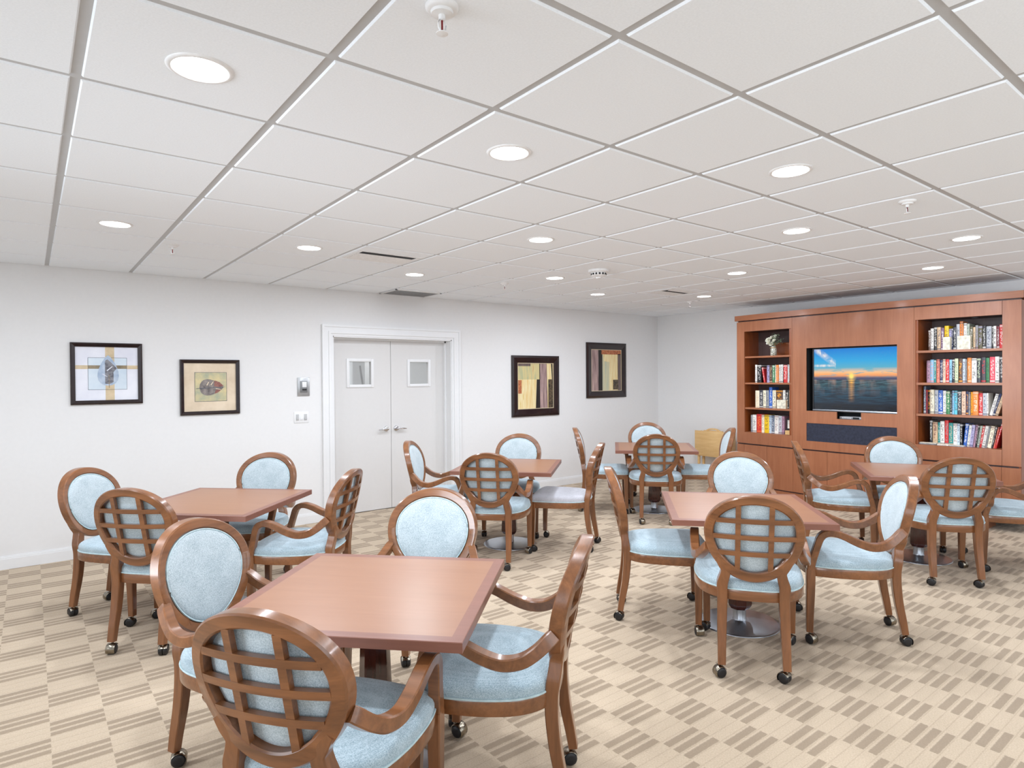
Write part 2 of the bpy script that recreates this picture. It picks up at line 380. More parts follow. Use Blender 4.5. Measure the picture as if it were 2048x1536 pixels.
bm = new(); box(bm, ROOM_X0-0.1, ROOM_X1+0.1, ROOM_Y0-0.1, ROOM_Y1+0.1, CEIL+0.0065, CEIL+0.12)
finish('ceiling_grid', bm, M_GRID, ceil, 0)

# baseboards
def baseboard(name, x0, x1, y0, y1, axis):
    bm = new()
    if axis == 'x':
        for (a, b, t) in ((0, 0.085, 0.016), (0.085, 0.098, 0.012), (0.098, 0.108, 0.007)): box(bm, x0, x1, y1-t, y1, a, b)
    else:
        for (a, b, t) in ((0, 0.085, 0.016), (0.085, 0.098, 0.012), (0.098, 0.108, 0.007)): box(bm, x1-t, x1, y0, y1, a, b)
    structure(finish(name, bm, M_TRIM, smooth=0))
baseboard('baseboard_left', ROOM_X0, 2.508, 0, ROOM_Y1, 'x'); baseboard('baseboard_left_far', 4.28, ROOM_X1, 0, ROOM_Y1, 'x')
baseboard('baseboard_right', 0, ROOM_X1, 4.80, ROOM_Y1-0.016, 'y'); baseboard('baseboard_right_near', 0, ROOM_X1, ROOM_Y0, 1.66, 'y')

# door casing with stepped moulding
bm = new()
steps = [(0.0, 0.026, 0.018), (0.026, 0.05, 0.030), (0.05, 0.098, 0.022), (0.098, 0.122, 0.032)]   # distance from opening, thickness
for a, b, t in steps:
    box(bm, DX0-b, DX0-a, ROOM_Y1-t, ROOM_Y1, 0, DH+b); box(bm, DX1+a, DX1+b, ROOM_Y1-t, ROOM_Y1, 0, DH+b)
    box(bm, DX0-a, DX1+a, ROOM_Y1-t, ROOM_Y1, DH+a, DH+b)
structure(finish('trim_1', bm, M_TRIM, smooth=0))
# jambs and stops
SLAB_Y = ROOM_Y1+0.15
bm = new()
box(bm, DX0, DX0+0.012, ROOM_Y1-0.01, ROOM_Y1+WT, 0, DH); box(bm, DX1-0.012, DX1, ROOM_Y1-0.01, ROOM_Y1+WT, 0, DH); box(bm, DX0, DX1, ROOM_Y1-0.01, ROOM_Y1+WT, DH-0.012, DH)
for a, b in ((0.012, 0.03),):
    box(bm, DX0+a, DX0+b, SLAB_Y-0.04, SLAB_Y-0.002, 0, DH-a); box(bm, DX1-b, DX1-a, SLAB_Y-0.04, SLAB_Y-0.002, 0, DH-a); box(bm, DX0+a, DX1-a, SLAB_Y-0.04, SLAB_Y-0.002, DH-b, DH-a)
structure(finish('trim_2', bm, M_TRIM, smooth=0))

def mat_wireglass():
    m = NT('wired_glass'); c = m.new('ShaderNodeTexCoord'); s = m.new('ShaderNodeSeparateXYZ'); m.link(c.outputs['Object'], s.inputs[0])
    a = m.math('FRACT', m.math('MULTIPLY', m.math('ADD', s.outputs[0], s.outputs[2]), 55.0)); b = m.math('FRACT', m.math('MULTIPLY', m.math('SUBTRACT', m.math('ADD', s.outputs[0], 10.0), s.outputs[2]), 55.0))
    wire = m.math('MAXIMUM', m.math('LESS_THAN', a, 0.10), m.math('LESS_THAN', b, 0.10))
    tr = m.new('ShaderNodeBsdfTransparent'); tr.inputs[0].default_value = (0.86, 0.87, 0.87, 1)
    gl = m.new('ShaderNodeBsdfGlossy'); gl.inputs['Roughness'].default_value = 0.05
    m1 = m.new('ShaderNodeMixShader'); m1.inputs[0].default_value = 0.12; m.link(tr.outputs[0], m1.inputs[1]); m.link(gl.outputs[0], m1.inputs[2])
    df = m.new('ShaderNodeBsdfDiffuse'); df.inputs[0].default_value = lin((200, 200, 200))
    m2 = m.new('ShaderNodeMixShader'); m.link(wire, m2.inputs[0]); m.link(m1.outputs[0], m2.inputs[1]); m.link(df.outputs[0], m2.inputs[2])
    m.link(m2.outputs[0], m.n['Material Output'].inputs[0])
    return m.m
M_WIRE = mat_wireglass()
DMID = 3.408
def door(name, x0, x1, wx0, wx1, wz0, wz1, hx, sgn):
    y0, y1 = SLAB_Y, SLAB_Y+0.045
    bm = new()
    box(bm, x0, wx0, y0, y1, 0.008, DH-0.016); box(bm, wx1, x1, y0, y1, 0.008, DH-0.016)
    box(bm, wx0, wx1, y0, y1, 0.008, wz0); box(bm, wx0, wx1, y0, y1, wz1, DH-0.016)
    d = structure(finish(name, bm, M_DOOR, smooth=0))
    bm = new(); f = 0.034
    for q in ((wx0-f, wx0, wz0-f, wz1+f), (wx1, wx1+f, wz0-f, wz1+f)): box(bm, q[0], q[1], y0-0.012, y0, q[2], q[3], 0, 0.003)
    for q in ((wz0-f, wz0), (wz1, wz1+f)): box(bm, wx0, wx1, y0-0.012, y0, q[0], q[1], 0, 0.003)
    finish('vision_frame', bm, M_TRIM, d)
    bm = new(); box(bm, wx0, wx1, y0+0.018, y0+0.024, wz0, wz1); finish('vision_pane', bm, M_WIRE, d, 0)
    bm = new()
    lathe(bm, [(0.0335, 0), (0.0335, -0.004), (0.029, -0.010), (0.014, -0.012), (0.012, -0.045), (0.014, -0.052), (0.0, -0.054)], 20, (hx, y0, 0.950), axis='y', close=False)
    sweep(bm, [(hx-sgn*0.008, y0-0.047, 0.950, 0.011, 0.008), (hx+sgn*0.03, y0-0.052, 0.952, 0.010, 0.008), (hx+sgn*0.08, y0-0.052, 0.948, 0.009, 0.007), (hx+sgn*0.118, y0-0.047, 0.943, 0.004, 0.004)], side=(0, 0, 1), ch=0.5)
    finish('door_lever', bm, M_CHROME, d, 60)
    return d
door('door_1', DX0+0.014, DMID-0.003, 2.887, 3.154, 1.479, 1.744, DMID-0.065, -1)
door('door_2', DMID+0.003, DX1-0.014, 3.661, 3.917, 1.479, 1.744, DMID+0.065, 1)
# store room seen through the small panes
bm = new(); cy = 8.3
box(bm, 1.6, 5.6, cy, cy+0.1, 0, 2.7); box(bm, 1.5, 1.6, ROOM_Y1+WT, cy, 0, 2.7); box(bm, 5.6, 5.7, ROOM_Y1+WT, cy, 0, 2.7); box(bm, 3.60, 3.80, 7.9, cy, 0, 2.7)
box(bm, 1.5, 5.7, ROOM_Y1+WT, cy, 2.7, 2.8)
structure(finish('wall_back', bm, plain('store_room_paint', (206, 207, 208), 0.8), smooth=0))
bm = new(); box(bm, 1.5, 5.7, ROOM_Y1+0.17, cy, -0.06, -0.001); structure(finish('floor_store_room', bm, plain('store_room_floor', (150, 150, 148), 0.8), smooth=0))
area('store_room_lamp', (3.6, 7.5, 2.6), (0, 0, -1), 0.8, 0.5, 34)  # unseen fill light added to brighten the space behind the panes
bm = new(); tube(bm, [(3.66, 7.62, 0.0), (3.485, 7.80, 1.72)], 0.014, 8)
tag(finish('pole', bm, M_BLACK), 'dark pole leaning beyond the wired pane of the left door', 'pole')

# ------------------------------------------------------------------ ceiling fixtures
M_LENS = emission('lamp_lens', (255, 255, 255), 14.0)
def gp(i, j): return GX+(i+0.5)*GP, GY+(j+0.5)*GP
CANS = [(0, 0, 'largest, over the nearest table'), (2, 0, 'in the middle of the picture top'), (4, -1, 'the one nearest the near sprinkler above the bookcase side'),
        (0, 4, 'nearest the wall above the leaf pictures'), (2, 4, 'beside the slotted air diffuser'), (4, 2, 'straight before the smoke detector'),
        (6, 0, 'above the middle right table, nearest the bookcase side row'), (8, -1, 'at the right edge above the bookcase end'),
        (4, 5, 'between the slotted diffuser and the grey return grille'), (6, 4, 'just beyond the smoke detector, toward the double doors'),
        (8, 5, 'farthest, nearest the room corner by the abstract pictures'), (8, 2, 'in the row between smoke detector and television'),
        (10, 0, 'closest to the bookcase, above the television'), (10, 4, 'beside the small far diffuser near the corner')]
rl = None
def recessed(x, y, label):
    t = thing('recessed_light', label, 'ceiling light', (x, y, CEIL), 0, 'recessed ceiling downlights')
    for src in (rl_trim, rl_lens):
        o = src.copy(); col.objects.link(o); o.parent = t
    area('downlight', (x, y, CEIL-0.012), (0, 0, -1), 0.15, 0.15, CAN_POWER, (0.92, 0.985, 1.08), 'DISK')
    return t
bm = new(); lathe(bm, [(0.080, 0.006), (0.080, -0.0035), (0.084, -0.0065), (0.092, -0.005), (0.098, -0.001), (0.098, 0.006)], 40, close=False); rl_trim = finish('trim_ring', bm, M_WHITEM, smooth=60)
bm = new(); lathe(bm, [(0.0801, 0.004), (0.0801, -0.002), (0.04, -0.004), (0.0, -0.0045)], 40, close=False); rl_lens = finish('lens', bm, M_LENS, smooth=60)
for i, j, txt in CANS:
    x, y = gp(i, j); recessed(x, y, 'round lit recessed ceiling light, ' + txt)
for x, y in ((0.44, -0.9), (4.12, -1.51), gp(-2, 2), gp(-2, 4)):      # unseen downlights: some behind the camera, last pair added to brighten the left
    area('downlight', (x, y, CEIL-0.012), (0, 0, -1), 0.15, 0.15, CAN_POWER, (0.92, 0.985, 1.08), 'DISK')
bpy.data.objects.remove(rl_trim); bpy.data.objects.remove(rl_lens)

def sprinkler(x, y, label):
    t = thing('fire_sprinkler', label, 'sprinkler', (x, y, CEIL), 0, 'fire sprinklers in the ceiling')
    bm = new(); lathe(bm, [(0.044, 0.004), (0.044, -0.004), (0.038, -0.012), (0.030, -0.013), (0.028, -0.020), (0.014, -0.022), (0.0, -0.022)], 28, close=False)
    finish('escutcheon', bm, M_WHITEM, t, 50)
    bm = new(); lathe(bm, [(0.009, -0.02), (0.009, -0.034), (0.006, -0.036)], 12)
    for s in (-1, 1): tube(bm, [(s*0.007, 0, -0.034), (s*0.012, 0, -0.046), (s*0.010, 0, -0.058), (0, 0, -0.068)], 0.0024, 6)
    finish('frame', bm, M_WHITEM, t, 50)
    bm = new(); lathe(bm, [(0.0028, -0.034), (0.0028, -0.062)], 8); finish('glass_bulb', bm, plain('red_bulb', (120, 10, 20), 0.1), t, 50)
    bm = new(); lathe(bm, [(0.003, -0.066), (0.016, -0.069), (0.016, -0.071), (0.003, -0.074)], 20); finish('deflector', bm, M_WHITEM, t, 50)
for x, y, l in ((0.868, 1.408, 'white fire sprinkler with red bulb, nearest, at the top edge of the photo'),
                (3.907, 1.406, 'white fire sprinkler hanging in front of the bookcase side of the ceiling'),
                (0.828, 5.046, 'small white fire sprinkler above the leaf pictures'),
                (3.89, 5.131, 'small fire sprinkler above the right leaf of the double doors'),
                (6.839, 5.011, 'farthest fire sprinkler, near the corner by the lattice diffuser')): sprinkler(x, y, l)

t = thing('smoke_detector', 'white domed smoke detector on the ceiling', 'smoke detector', (4.13, 4.02, CEIL))
bm = new(); lathe(bm, [(0.095, 0.004), (0.095, -0.018), (0.085, -0.024), (0.0, -0.024)], 32, close=False); finish('base', bm, M_WHITEM, t, 50)
bm = new(); lathe(bm, [(0.07, -0.022), (0.068, -0.048), (0.05, -0.060), (0.024, -0.064), (0.022, -0.075), (0.0, -0.077)], 32, close=False); finish('sensor_head', bm, M_WHITEM, t, 50)
bm = new()
for k in range(14):
    a = k*2*math.pi/14; x, y = 0.0685*math.cos(a), 0.0685*math.sin(a)
    b0 = len(bm.verts); box(bm, -0.003, 0.003, -0.008, 0.008, -0.046, -0.030); bm.verts.ensure_lookup_table()
    bmesh.ops.transform(bm, matrix=Matrix.Translation((x, y, 0)) @ Matrix.Rotation(a, 4, 'Z'), verts=bm.verts[b0:])
finish('sensor_slots', bm, M_DARK, t, 0)

# slotted supply diffusers, grey return grille
def diffuser(name, label, cx, cy, sx, sy, n, darkrow):
    t = thing(name, label, 'air vent', (cx, cy, CEIL))
    bm = new(); e = 0.03
    box(bm, -sx-e, -sx, -sy-e, sy+e, -0.003, 0.004); box(bm, sx, sx+e, -sy-e, sy+e, -0.003, 0.004); box(bm, -sx, sx, -sy-e, -sy, -0.003, 0.004); box(bm, -sx, sx, sy, sy+e, -0.003, 0.004)
    finish('frame', bm, M_WHITEM, t, 0)
    bm = new(); box(bm, -sx, sx, -sy, sy, -0.0005, 0.003); finish('duct_shadow', bm, M_DARK, t, 0)
    bm = new()
    for k in range(n):
        y = -sy+(k+0.5)*2*sy/n
        if k in (darkrow, darkrow+1): continue
        h = sy/n*0.98; vs = [bm.verts.new(p) for p in ((-sx, y-h, -0.001), (sx, y-h, -0.001), (sx, y+h*0.9, -0.010), (-sx, y+h*0.9, -0.010), (-sx, y-h, 0.001), (sx, y-h, 0.001), (sx, y+h*0.9, -0.008), (-sx, y+h*0.9, -0.008))]
        for q in ((0, 1, 2, 3), (7, 6, 5, 4), (0, 4, 5, 1), (1, 5, 6, 2), (2, 6, 7, 3), (3, 7, 4, 0)): bm.faces.new([vs[i] for i in q])
    finish('louvre', bm, M_WHITEM, t, 0)
x, y = gp(3, 4); diffuser('supply_diffuser', 'white ceiling air diffuser with one dark slot beside a downlight', x, y+0.04, 0.235, 0.15, 7, 0)
x, y = gp(9, 4); diffuser('supply_diffuser', 'small far louvred ceiling diffuser near the room corner', x, y, 0.22, 0.15, 6, 1)
x, y = gp(5, 7); t = thing('return_grille', 'flat grey return air grille in the ceiling above the double doors', 'air vent', (x, 6.385, CEIL))
bm = new(); sx, sy = 0.29, 0.205
for a in ((-sx, -sx+0.02, -sy, sy), (sx-0.02, sx, -sy, sy), (-sx, sx, -sy, -sy+0.02), (-sx, sx, sy-0.02, sy)): box(bm, *a, -0.006, 0.003)
finish('frame', bm, M_WHITEM, t, 0)
bm = new(); box(bm, -sx+0.02, sx-0.02, -sy+0.02, sy-0.02, -0.003, 0.002); finish('mesh_panel', bm, M_GREY, t, 0)

# ------------------------------------------------------------------ chair
def yb(z): return -0.2465 - (z-0.45)*0.2285
EA, EB, EC = 0.240, 0.226, 0.729
def egg(t): return (EA*math.cos(t)*(1+0.11*math.sin(t)), EC+EB*math.sin(t)*(1.035 if math.sin(t) < 0 else 1.0))
def egg_off(t, u):
    x, z = egg(t); x1, z1 = egg(t+1e-3); dx, dz = x1-x, z1-z; l = math.hypot(dx, dz)
    return x - dz/l*u, z + dx/l*u
def B3(x, z, n): return (x, yb(z) + 0.60*x*x - n, z)
def inner_half(z, u):
    best = 0
    for k in range(400):
        x, zz = egg_off(2*math.pi*k/400, u)
        if abs(zz-z) < 0.004: best = max(best, x)
    return best
def _alive(o):
    try: return bool(o.name)
    except ReferenceError: return False
def build_chair_parts():
    """unparented prototypes: list of (object, children)"""
    out = []
    def add(name, bm, m, kids=(), smooth=34, loc=None, link=False):
        o = finish(name, bm, m, None, smooth, loc); out.append((o, list(kids))); return o
    # seat rail
    bm = new(); n = len(SEAT)
    rings = [[bm.verts.new((x*s, y*s, z)) for x, y in SEAT] for s, z in ((0.95, 0.392), (0.992, 0.392), (1.0, 0.397), (1.0, 0.440), (0.992, 0.445), (0.94, 0.445))]
    for a, b in zip(rings, rings[1:]):
        for i in range(n): bm.faces.new((a[i], a[(i+1) % n], b[(i+1) % n], b[i]))
    bm.faces.new(rings[0]); bm.faces.new(rings[-1][::-1])
    add('seat_rail', bm, M_WOODX)
    # seat cushion with piping
    bm = new(); prof = [(0.975, 0.443), (0.985, 0.455), (0.985, 0.470), (0.968, 0.484), (0.93, 0.493), (0.84, 0.501), (0.65, 0.508), (0.40, 0.512), (0.18, 0.514)]
    rings = [[bm.verts.new((x*s, y*s, z)) for x, y in SEAT] for s, z in prof]
    for a, b in zip(rings, rings[1:]):
        for i in range(n): bm.faces.new((a[i], a[(i+1) % n], b[(i+1) % n], b[i]))
    c = bm.verts.new((0, 0, 0.5145))
    for i in range(n): bm.faces.new((rings[-1][i], rings[-1][(i+1) % n], c))
    bm.faces.new(rings[0])
    p = new(); tube(p, [(x*0.99, y*0.99, 0.448) for x, y in SEAT], 0.0042, 6, True)
    add('seat_cushion', bm, M_SEAT, [('piping', p, M_PIPE)], 70)
    # back frame ring
    bm = new(); N = 72; rings = []
    def sec(t):
        wd = 0.0455 + 0.006*max(0, -math.sin(t))**2
        return [(0.005, -0.026), (0.036, -0.026), (0.041, -0.021), (wd-0.002, -0.019), (wd, -0.013), (wd, 0.020), (wd-0.006, 0.026), (0.006, 0.026), (0.0, 0.020), (0.0, -0.021)]
    for k in range(N):
        t = 2*math.pi*k/N; rings.append([bm.verts.new(B3(*egg_off(t, u), nn)) for u, nn in sec(t)])
    for k in range(N):
        a, b = rings[k], rings[(k+1) % N]
        for i in range(10): bm.faces.new((a[i], a[(i+1) % 10], b[(i+1) % 10], b[i]))
    add('back_frame', bm, M_WOODX, smooth=36)
    # lattice
    bm = new()
    def grid_bar(ptsf, n0, n1, steps):
        prev = None
        for k in range(steps+1):
            r = [bm.verts.new(q) for q in ptsf(k/steps, n0, n1)]
            if prev:
                for i in range(4): bm.faces.new((prev[i], prev[(i+1) % 4], r[(i+1) % 4], r[i]))
            else: bm.faces.new(r[::-1])
            prev = r
        bm.faces.new(prev)
    for s in (-1, 1):
        x = 0.079*s; zt = [egg_off(2*math.pi*k/400, 0.041) for k in range(400)]; zs = [z for xx, z in zt if abs(xx-x) < 0.004]; z0, z1 = min(zs), max(zs)
        grid_bar(lambda f, a, b: [B3(x-0.0125, z0+(z1-z0)*f, a), B3(x+0.0125, z0+(z1-z0)*f, a), B3(x+0.0125, z0+(z1-z0)*f, b), B3(x-0.0125, z0+(z1-z0)*f, b)], 0.004, 0.0245, 12)
    for dz in (-0.081, 0.006, 0.093):
        z = EC+dz; hw = inner_half(z, 0.041)
        grid_bar(lambda f, a, b: [B3(-hw+2*hw*f, z-0.0125, a), B3(-hw+2*hw*f, z+0.0125, a), B3(-hw+2*hw*f, z+0.0125, b), B3(-hw+2*hw*f, z-0.0125, b)], 0.004, 0.0255, 16)
    add('back_lattice', bm, M_WOODX, smooth=30)
    # back cushion
    bm = new(); NB = 48; bd = [egg_off(2*math.pi*k/NB, 0.0445) for k in range(NB)]
    fr = [(1.0, -0.018), (0.985, -0.025), (0.95, -0.031), (0.86, -0.036), (0.6, -0.040), (0.3, -0.042)]
    rr = [(1.0, -0.010), (0.9, -0.006), (0.5, -0.003)]
    def rings_of(lst): return [[bm.verts.new(B3(x*s, EC+(z-EC)*s, nn)) for x, z in bd] for s, nn in lst]
    A = rings_of(fr); Bk = rings_of(rr)
    for rs in (A, Bk):
        for a, b in zip(rs, rs[1:]):
            for i in range(NB): bm.faces.new((a[i], a[(i+1) % NB], b[(i+1) % NB], b[i]))
        c = bm.verts.new(B3(0, EC, -0.0425 if rs is A else -0.002))
        for i in range(NB): bm.faces.new((rs[-1][i], rs[-1][(i+1) % NB], c))
    for i in range(NB): bm.faces.new((A[0][i], A[0][(i+1) % NB], Bk[0][(i+1) % NB], Bk[0][i]))
    p = new(); tube(p, [B3(*egg_off(2*math.pi*k/64, 0.0455), -0.0255) for k in range(64)], 0.0035, 6, True)
    add('back_cushion', bm, M_FAB, [('piping', p, M_PIPE)], 70)
    # rear legs running up into the frame
    for s in (-1, 1):
        bm = new()
        sweep(bm, [(s*0.156, -0.288, 0.066, 0.0195, 0.0175), (s*0.155, -0.276, 0.14, 0.0205, 0.0195), (s*0.153, -0.257, 0.24, 0.0225, 0.0215), (s*0.151, -0.246, 0.34, 0.024, 0.023), (s*0.150, -0.244, 0.42, 0.025, 0.024),
                   (s*0.151, -0.250, 0.475, 0.027, 0.024), (s*0.139, -0.257, 0.52, 0.025, 0.024), (s*0.134, -0.261, 0.555, 0.024, 0.024), (s*0.149, -0.268, 0.592, 0.027, 0.024), (s*0.172, -0.272, 0.625, 0.022, 0.022)], ch=0.16)
        add('leg', bm, M_WOOD)
    for s in (-1, 1):
        bm = new()
        sweep(bm, [(s*0.257, 0.228, 0.066, 0.018, 0.018), (s*0.257, 0.226, 0.18, 0.020, 0.020), (s*0.257, 0.223, 0.30, 0.0225, 0.0225), (s*0.257, 0.222, 0.395, 0.024, 0.024), (s*0.257, 0.222, 0.43, 0.024, 0.024)], ch=0.18)
        add('leg', bm, M_WOOD)
    # arms with their front posts
    for s in (-1, 1):
        bm = new()
        sweep(bm, [(s*0.257, 0.222, 0.42, 0.0235, 0.022), (s*0.260, 0.219, 0.46, 0.0225, 0.0205), (s*0.266, 0.203, 0.52, 0.021, 0.019), (s*0.272, 0.188, 0.575, 0.021, 0.019), (s*0.276, 0.174, 0.618, 0.022, 0.020),
                   (s*0.279, 0.150, 0.643, 0.023, 0.019), (s*0.281, 0.110, 0.651, 0.024, 0.018), (s*0.283, 0.055, 0.637, 0.024, 0.019), (s*0.283, -0.02, 0.603, 0.024, 0.0205), (s*0.279, -0.09, 0.583, 0.023, 0.0215),
                   (s*0.266, -0.155, 0.590, 0.022, 0.022), (s*0.248, -0.205, 0.617, 0.021, 0.022), (s*0.229, -0.245, 0.652, 0.020, 0.023), (s*0.219, -0.262, 0.668, 0.018, 0.022)], ch=0.20, nseg=5)
        add('arm', bm, M_WOODX)
    # casters
    for x, y in ((-0.155, -0.284), (0.155, -0.284), (-0.257, 0.228), (0.257, 0.228)):
        bm = new(); lathe(bm, [(0.0055, 0.040), (0.0055, 0.062), (0.012, 0.0625), (0.012, 0.0645)], 12)
        # hood: partial shell over the wheel, axis along local x
        h = []; k0, k1, st = -35, 150, 10
        for k in range(st+1):
            a = R(k0+(k1-k0)*k/st); h.append([bm.verts.new((xx, 0.010+rr_*math.cos(a), 0.025+rr_*math.sin(a))) for xx, rr_ in ((-0.0215, 0.026), (-0.019, 0.0285), (0.019, 0.0285), (0.0215, 0.026), (0.019, 0.0262), (-0.019, 0.0262))])
        for a, b in zip(h, h[1:]):
            for i in range(6): bm.faces.new((a[i], a[(i+1) % 6], b[(i+1) % 6], b[i]))
        bm.faces.new(h[0]); bm.faces.new(h[-1][::-1])
        wv = new()
        for s in (-1, 1): lathe(wv, [(0.012, s*0.0225), (0.020, s*0.021), (0.0245, s*0.017), (0.025, s*0.012), (0.025, s*0.002)], 22, (0, 0.010, 0.025), axis='x')
        add('caster', bm, M_BRASS, [('wheel', wv, M_BLACK)], 50, (x, y, 0))
    protos = []
    for o, kids in out:
        ks = [finish(nm, b, mt, None, 60) for nm, b, mt in kids]; protos.append((o, ks))
    return protos
ARMED = spline([(0, -0.262), (0.10, -0.256), (0.19, -0.218), (0.25, -0.14), (0.278, -0.03), (0.284, 0.08), (0.276, 0.17), (0.252, 0.228), (0.19, 0.252), (0.09, 0.266), (0, 0.270)], 4)
ARMLESS = spline([(0, -0.262), (0.10, -0.256), (0.19, -0.218), (0.24, -0.14), (0.262, -0.03), (0.272, 0.08), (0.276, 0.19), (0.270, 0.238), (0.240, 0.252), (0.13, 0.262), (0, 0.266)], 4)
def mirrored(h): return list(h) + [(-p[0], p[1]) for p in h[-2:0:-1]]
SEAT = mirrored(ARMED); protos_arm = build_chair_parts()
SEAT = mirrored(ARMLESS); protos_side = build_chair_parts()
for o, ks in list(protos_side):
    if o.name.startswith('arm'): bpy.data.objects.remove(o)
protos_side = [p for p in protos_side if _alive(p[0])]
def make_chair(x, y, ang, label, grey=False):
    side = 'armless' in label; protos = protos_side if side else protos_arm
    t = thing('side_chair' if side else 'armchair', label, 'chair', (x, y, 0), R(ang-90), 'oval-back side chairs on casters' if side else 'oval-back armchairs on casters')
    for o, ks in protos:
        c = o.copy(); col.objects.link(c); c.parent = t
        if grey and c.name.startswith('seat_cushion'):
            c.data = c.data.copy(); c.data.materials[0] = M_FABG; c['label'] = 'grey seat cushion'
        if o.name.startswith('caster'): c.rotation_euler = (0, 0, rnd.uniform(2.3, 4.0) if o.location.y > 0 else rnd.uniform(0, 6.28)); c.scale = (1.1, 1.1, 1.1)
        for k in ks:
            d = k.copy(); col.objects.link(d); d.parent = c
    return t
TB = dict(G='the nearest table', A='the leaf pictures table', C='the table before the double doors', D='the farthest table', E='the middle right table', F='the table before the television')
CHAIRS = [
 ('E', 3.128, 1.917, 37.0, 'lattice back toward us, complete in view, at {t}'),
 ('E', 3.903, 1.758, 125.9, 'facing left at {t}, pale back cushion showing'),
 ('E', 3.270, 2.608, -45.7, 'edge-on and facing right at the left side of {t}'),
 ('E', 4.133, 2.552, 219.2, 'facing us behind {t}, only its round back above the top'),
 ('G', 0.738, 1.889, 36.0, 'largest, lattice back toward us, at {t}'),
 ('G', 1.404, 1.935, 131.0, 'facing left at the right side of {t}'),
 ('G', 0.732, 2.646, -56.5, 'facing right at the left side of {t}'),
 ('G', 1.470, 2.677, 221.6, 'facing us behind {t}'),
 ('A', 0.668, 4.278, 44.9, 'lattice back toward us at {t}'),
 ('A', 0.523, 4.905, -46.0, 'leftmost of all, facing right at {t}'),
 ('A', 1.430, 4.132, 136.6, 'facing left, right of {t}'),
 ('A', 1.308, 4.953, 227.5, 'facing us behind {t}'),
 ('C', 3.127, 4.268, 42.8, 'lattice back toward us at {t}'),
 ('C', 3.100, 5.039, -43.6, 'facing right at {t}'),
 ('C', 3.867, 4.234, 126.5, 'the only grey seat, facing left at {t}'),
 ('C', 3.828, 4.919, 222.1, 'facing us behind {t}'),
 ('D', 5.384, 4.403, 41.4, 'lattice back toward us at {t}'),
 ('D', 5.330, 5.093, -45.1, 'edge-on and facing right at the left side of {t}'),
 ('D', 6.142, 4.364, 132.8, 'facing left in front of the pine tray stand'),
 ('D', 6.087, 5.085, 223.3, 'facing us behind {t}'),
 ('F', 5.548, 1.778, 40.5, 'lattice back toward us at {t}'),
 ('F', 5.692, 2.599, -57.8, 'facing right at {t}'),
 ('F', 6.255, 1.535, 122.0, 'cut off by the right photo edge at {t}'),
 ('F', 6.297, 2.316, 214.4, 'facing us at {t}'),
]
SIDE = {(3.270, 2.608), (0.668, 4.278), (0.523, 4.905), (3.867, 4.234), (3.828, 4.919), (5.330, 5.093), (6.142, 4.364)}
for k, x, y, a, txt in CHAIRS:
    make_chair(x, y, a, ('armless oval-back chair ' if (x, y) in SIDE else 'oval-back armchair ') + txt.format(t=TB[k]), 'grey seat' in txt)
for o, ks in protos_arm + protos_side:
    for q in ks: bpy.data.objects.remove(q)
    bpy.data.objects.remove(o)

# ------------------------------------------------------------------ tables
def table_meshes():
    S, Z1, TH, BW = 0.445, 0.735, 0.034, 0.042
    bm = new(); z0 = Z1-TH
    o = [bm.verts.new((sx*S, sy*S, Z1-0.002)) for sx, sy in ((-1, -1), (1, -1), (1, 1), (-1, 1))]
    o2 = [bm.verts.new((sx*(S-0.002), sy*(S-0.002), Z1)) for sx, sy in ((-1, -1), (1, -1), (1, 1), (-1, 1))]
    i_ = [bm.verts.new((sx*(S-BW), sy*(S-BW), Z1)) for sx, sy in ((-1, -1), (1, -1), (1, 1), (-1, 1))]
    l = [bm.verts.new((sx*S, sy*S, z0)) for sx, sy in ((-1, -1), (1, -1), (1, 1), (-1, 1))]
    for a, b in ((l, o), (o, o2), (o2, i_)):
        for k in range(4): bm.faces.new((a[k], a[(k+1) % 4], b[(k+1) % 4], b[k])).material_index = 1
    bm.faces.new(i_); bm.faces.new(l[::-1]).material_index = 1
    top = finish('tabletop', bm, [M_TOP, M_BAND], None, 0)
    bm = new(); box(bm, -0.2, 0.2, -0.2, 0.2, 0.689, 0.7005, 0, 0.004); plate = finish('mounting_plate', bm, M_BLACK, None, 30)
    bm = new(); n = 8; P = [(0.058, 0.688), (0.050, 0.66), (0.050, 0.60), (0.056, 0.40), (0.066, 0.22), (0.070, 0.13), (0.066, 0.115), (0.052, 0.095), (0.045, 0.092)]
    rings = [[bm.verts.new((r*1.08*math.cos(R(22.5+45*k)), r*1.08*math.sin(R(22.5+45*k)), z)) for k in range(n)] for r, z in P]
    for a, b in zip(rings, rings[1:]):
        for i in range(n): bm.faces.new((a[i], a[(i+1) % n], b[(i+1) % n], b[i]))
    bm.faces.new(rings[0]); bm.faces.new(rings[-1][::-1])
    colm = finish('pedestal', bm, M_COL, None, 30)
    bm = new(); lathe(bm, [(0.039, 0.094), (0.039, 0.030), (0.045, 0.022)], 28, close=False); collar = finish('collar', bm, M_STEEL, None, 50)
    bm = new(); lathe(bm, [(0.0, 0.026), (0.05, 0.024), (0.16, 0.015), (0.226, 0.008), (0.239, 0.006), (0.241, 0.003), (0.241, 0.0)], 56, close=False); base = finish('base_disc', bm, M_STEEL, None, 50)
    return [top, plate, colm, collar, base]
tm = table_meshes()
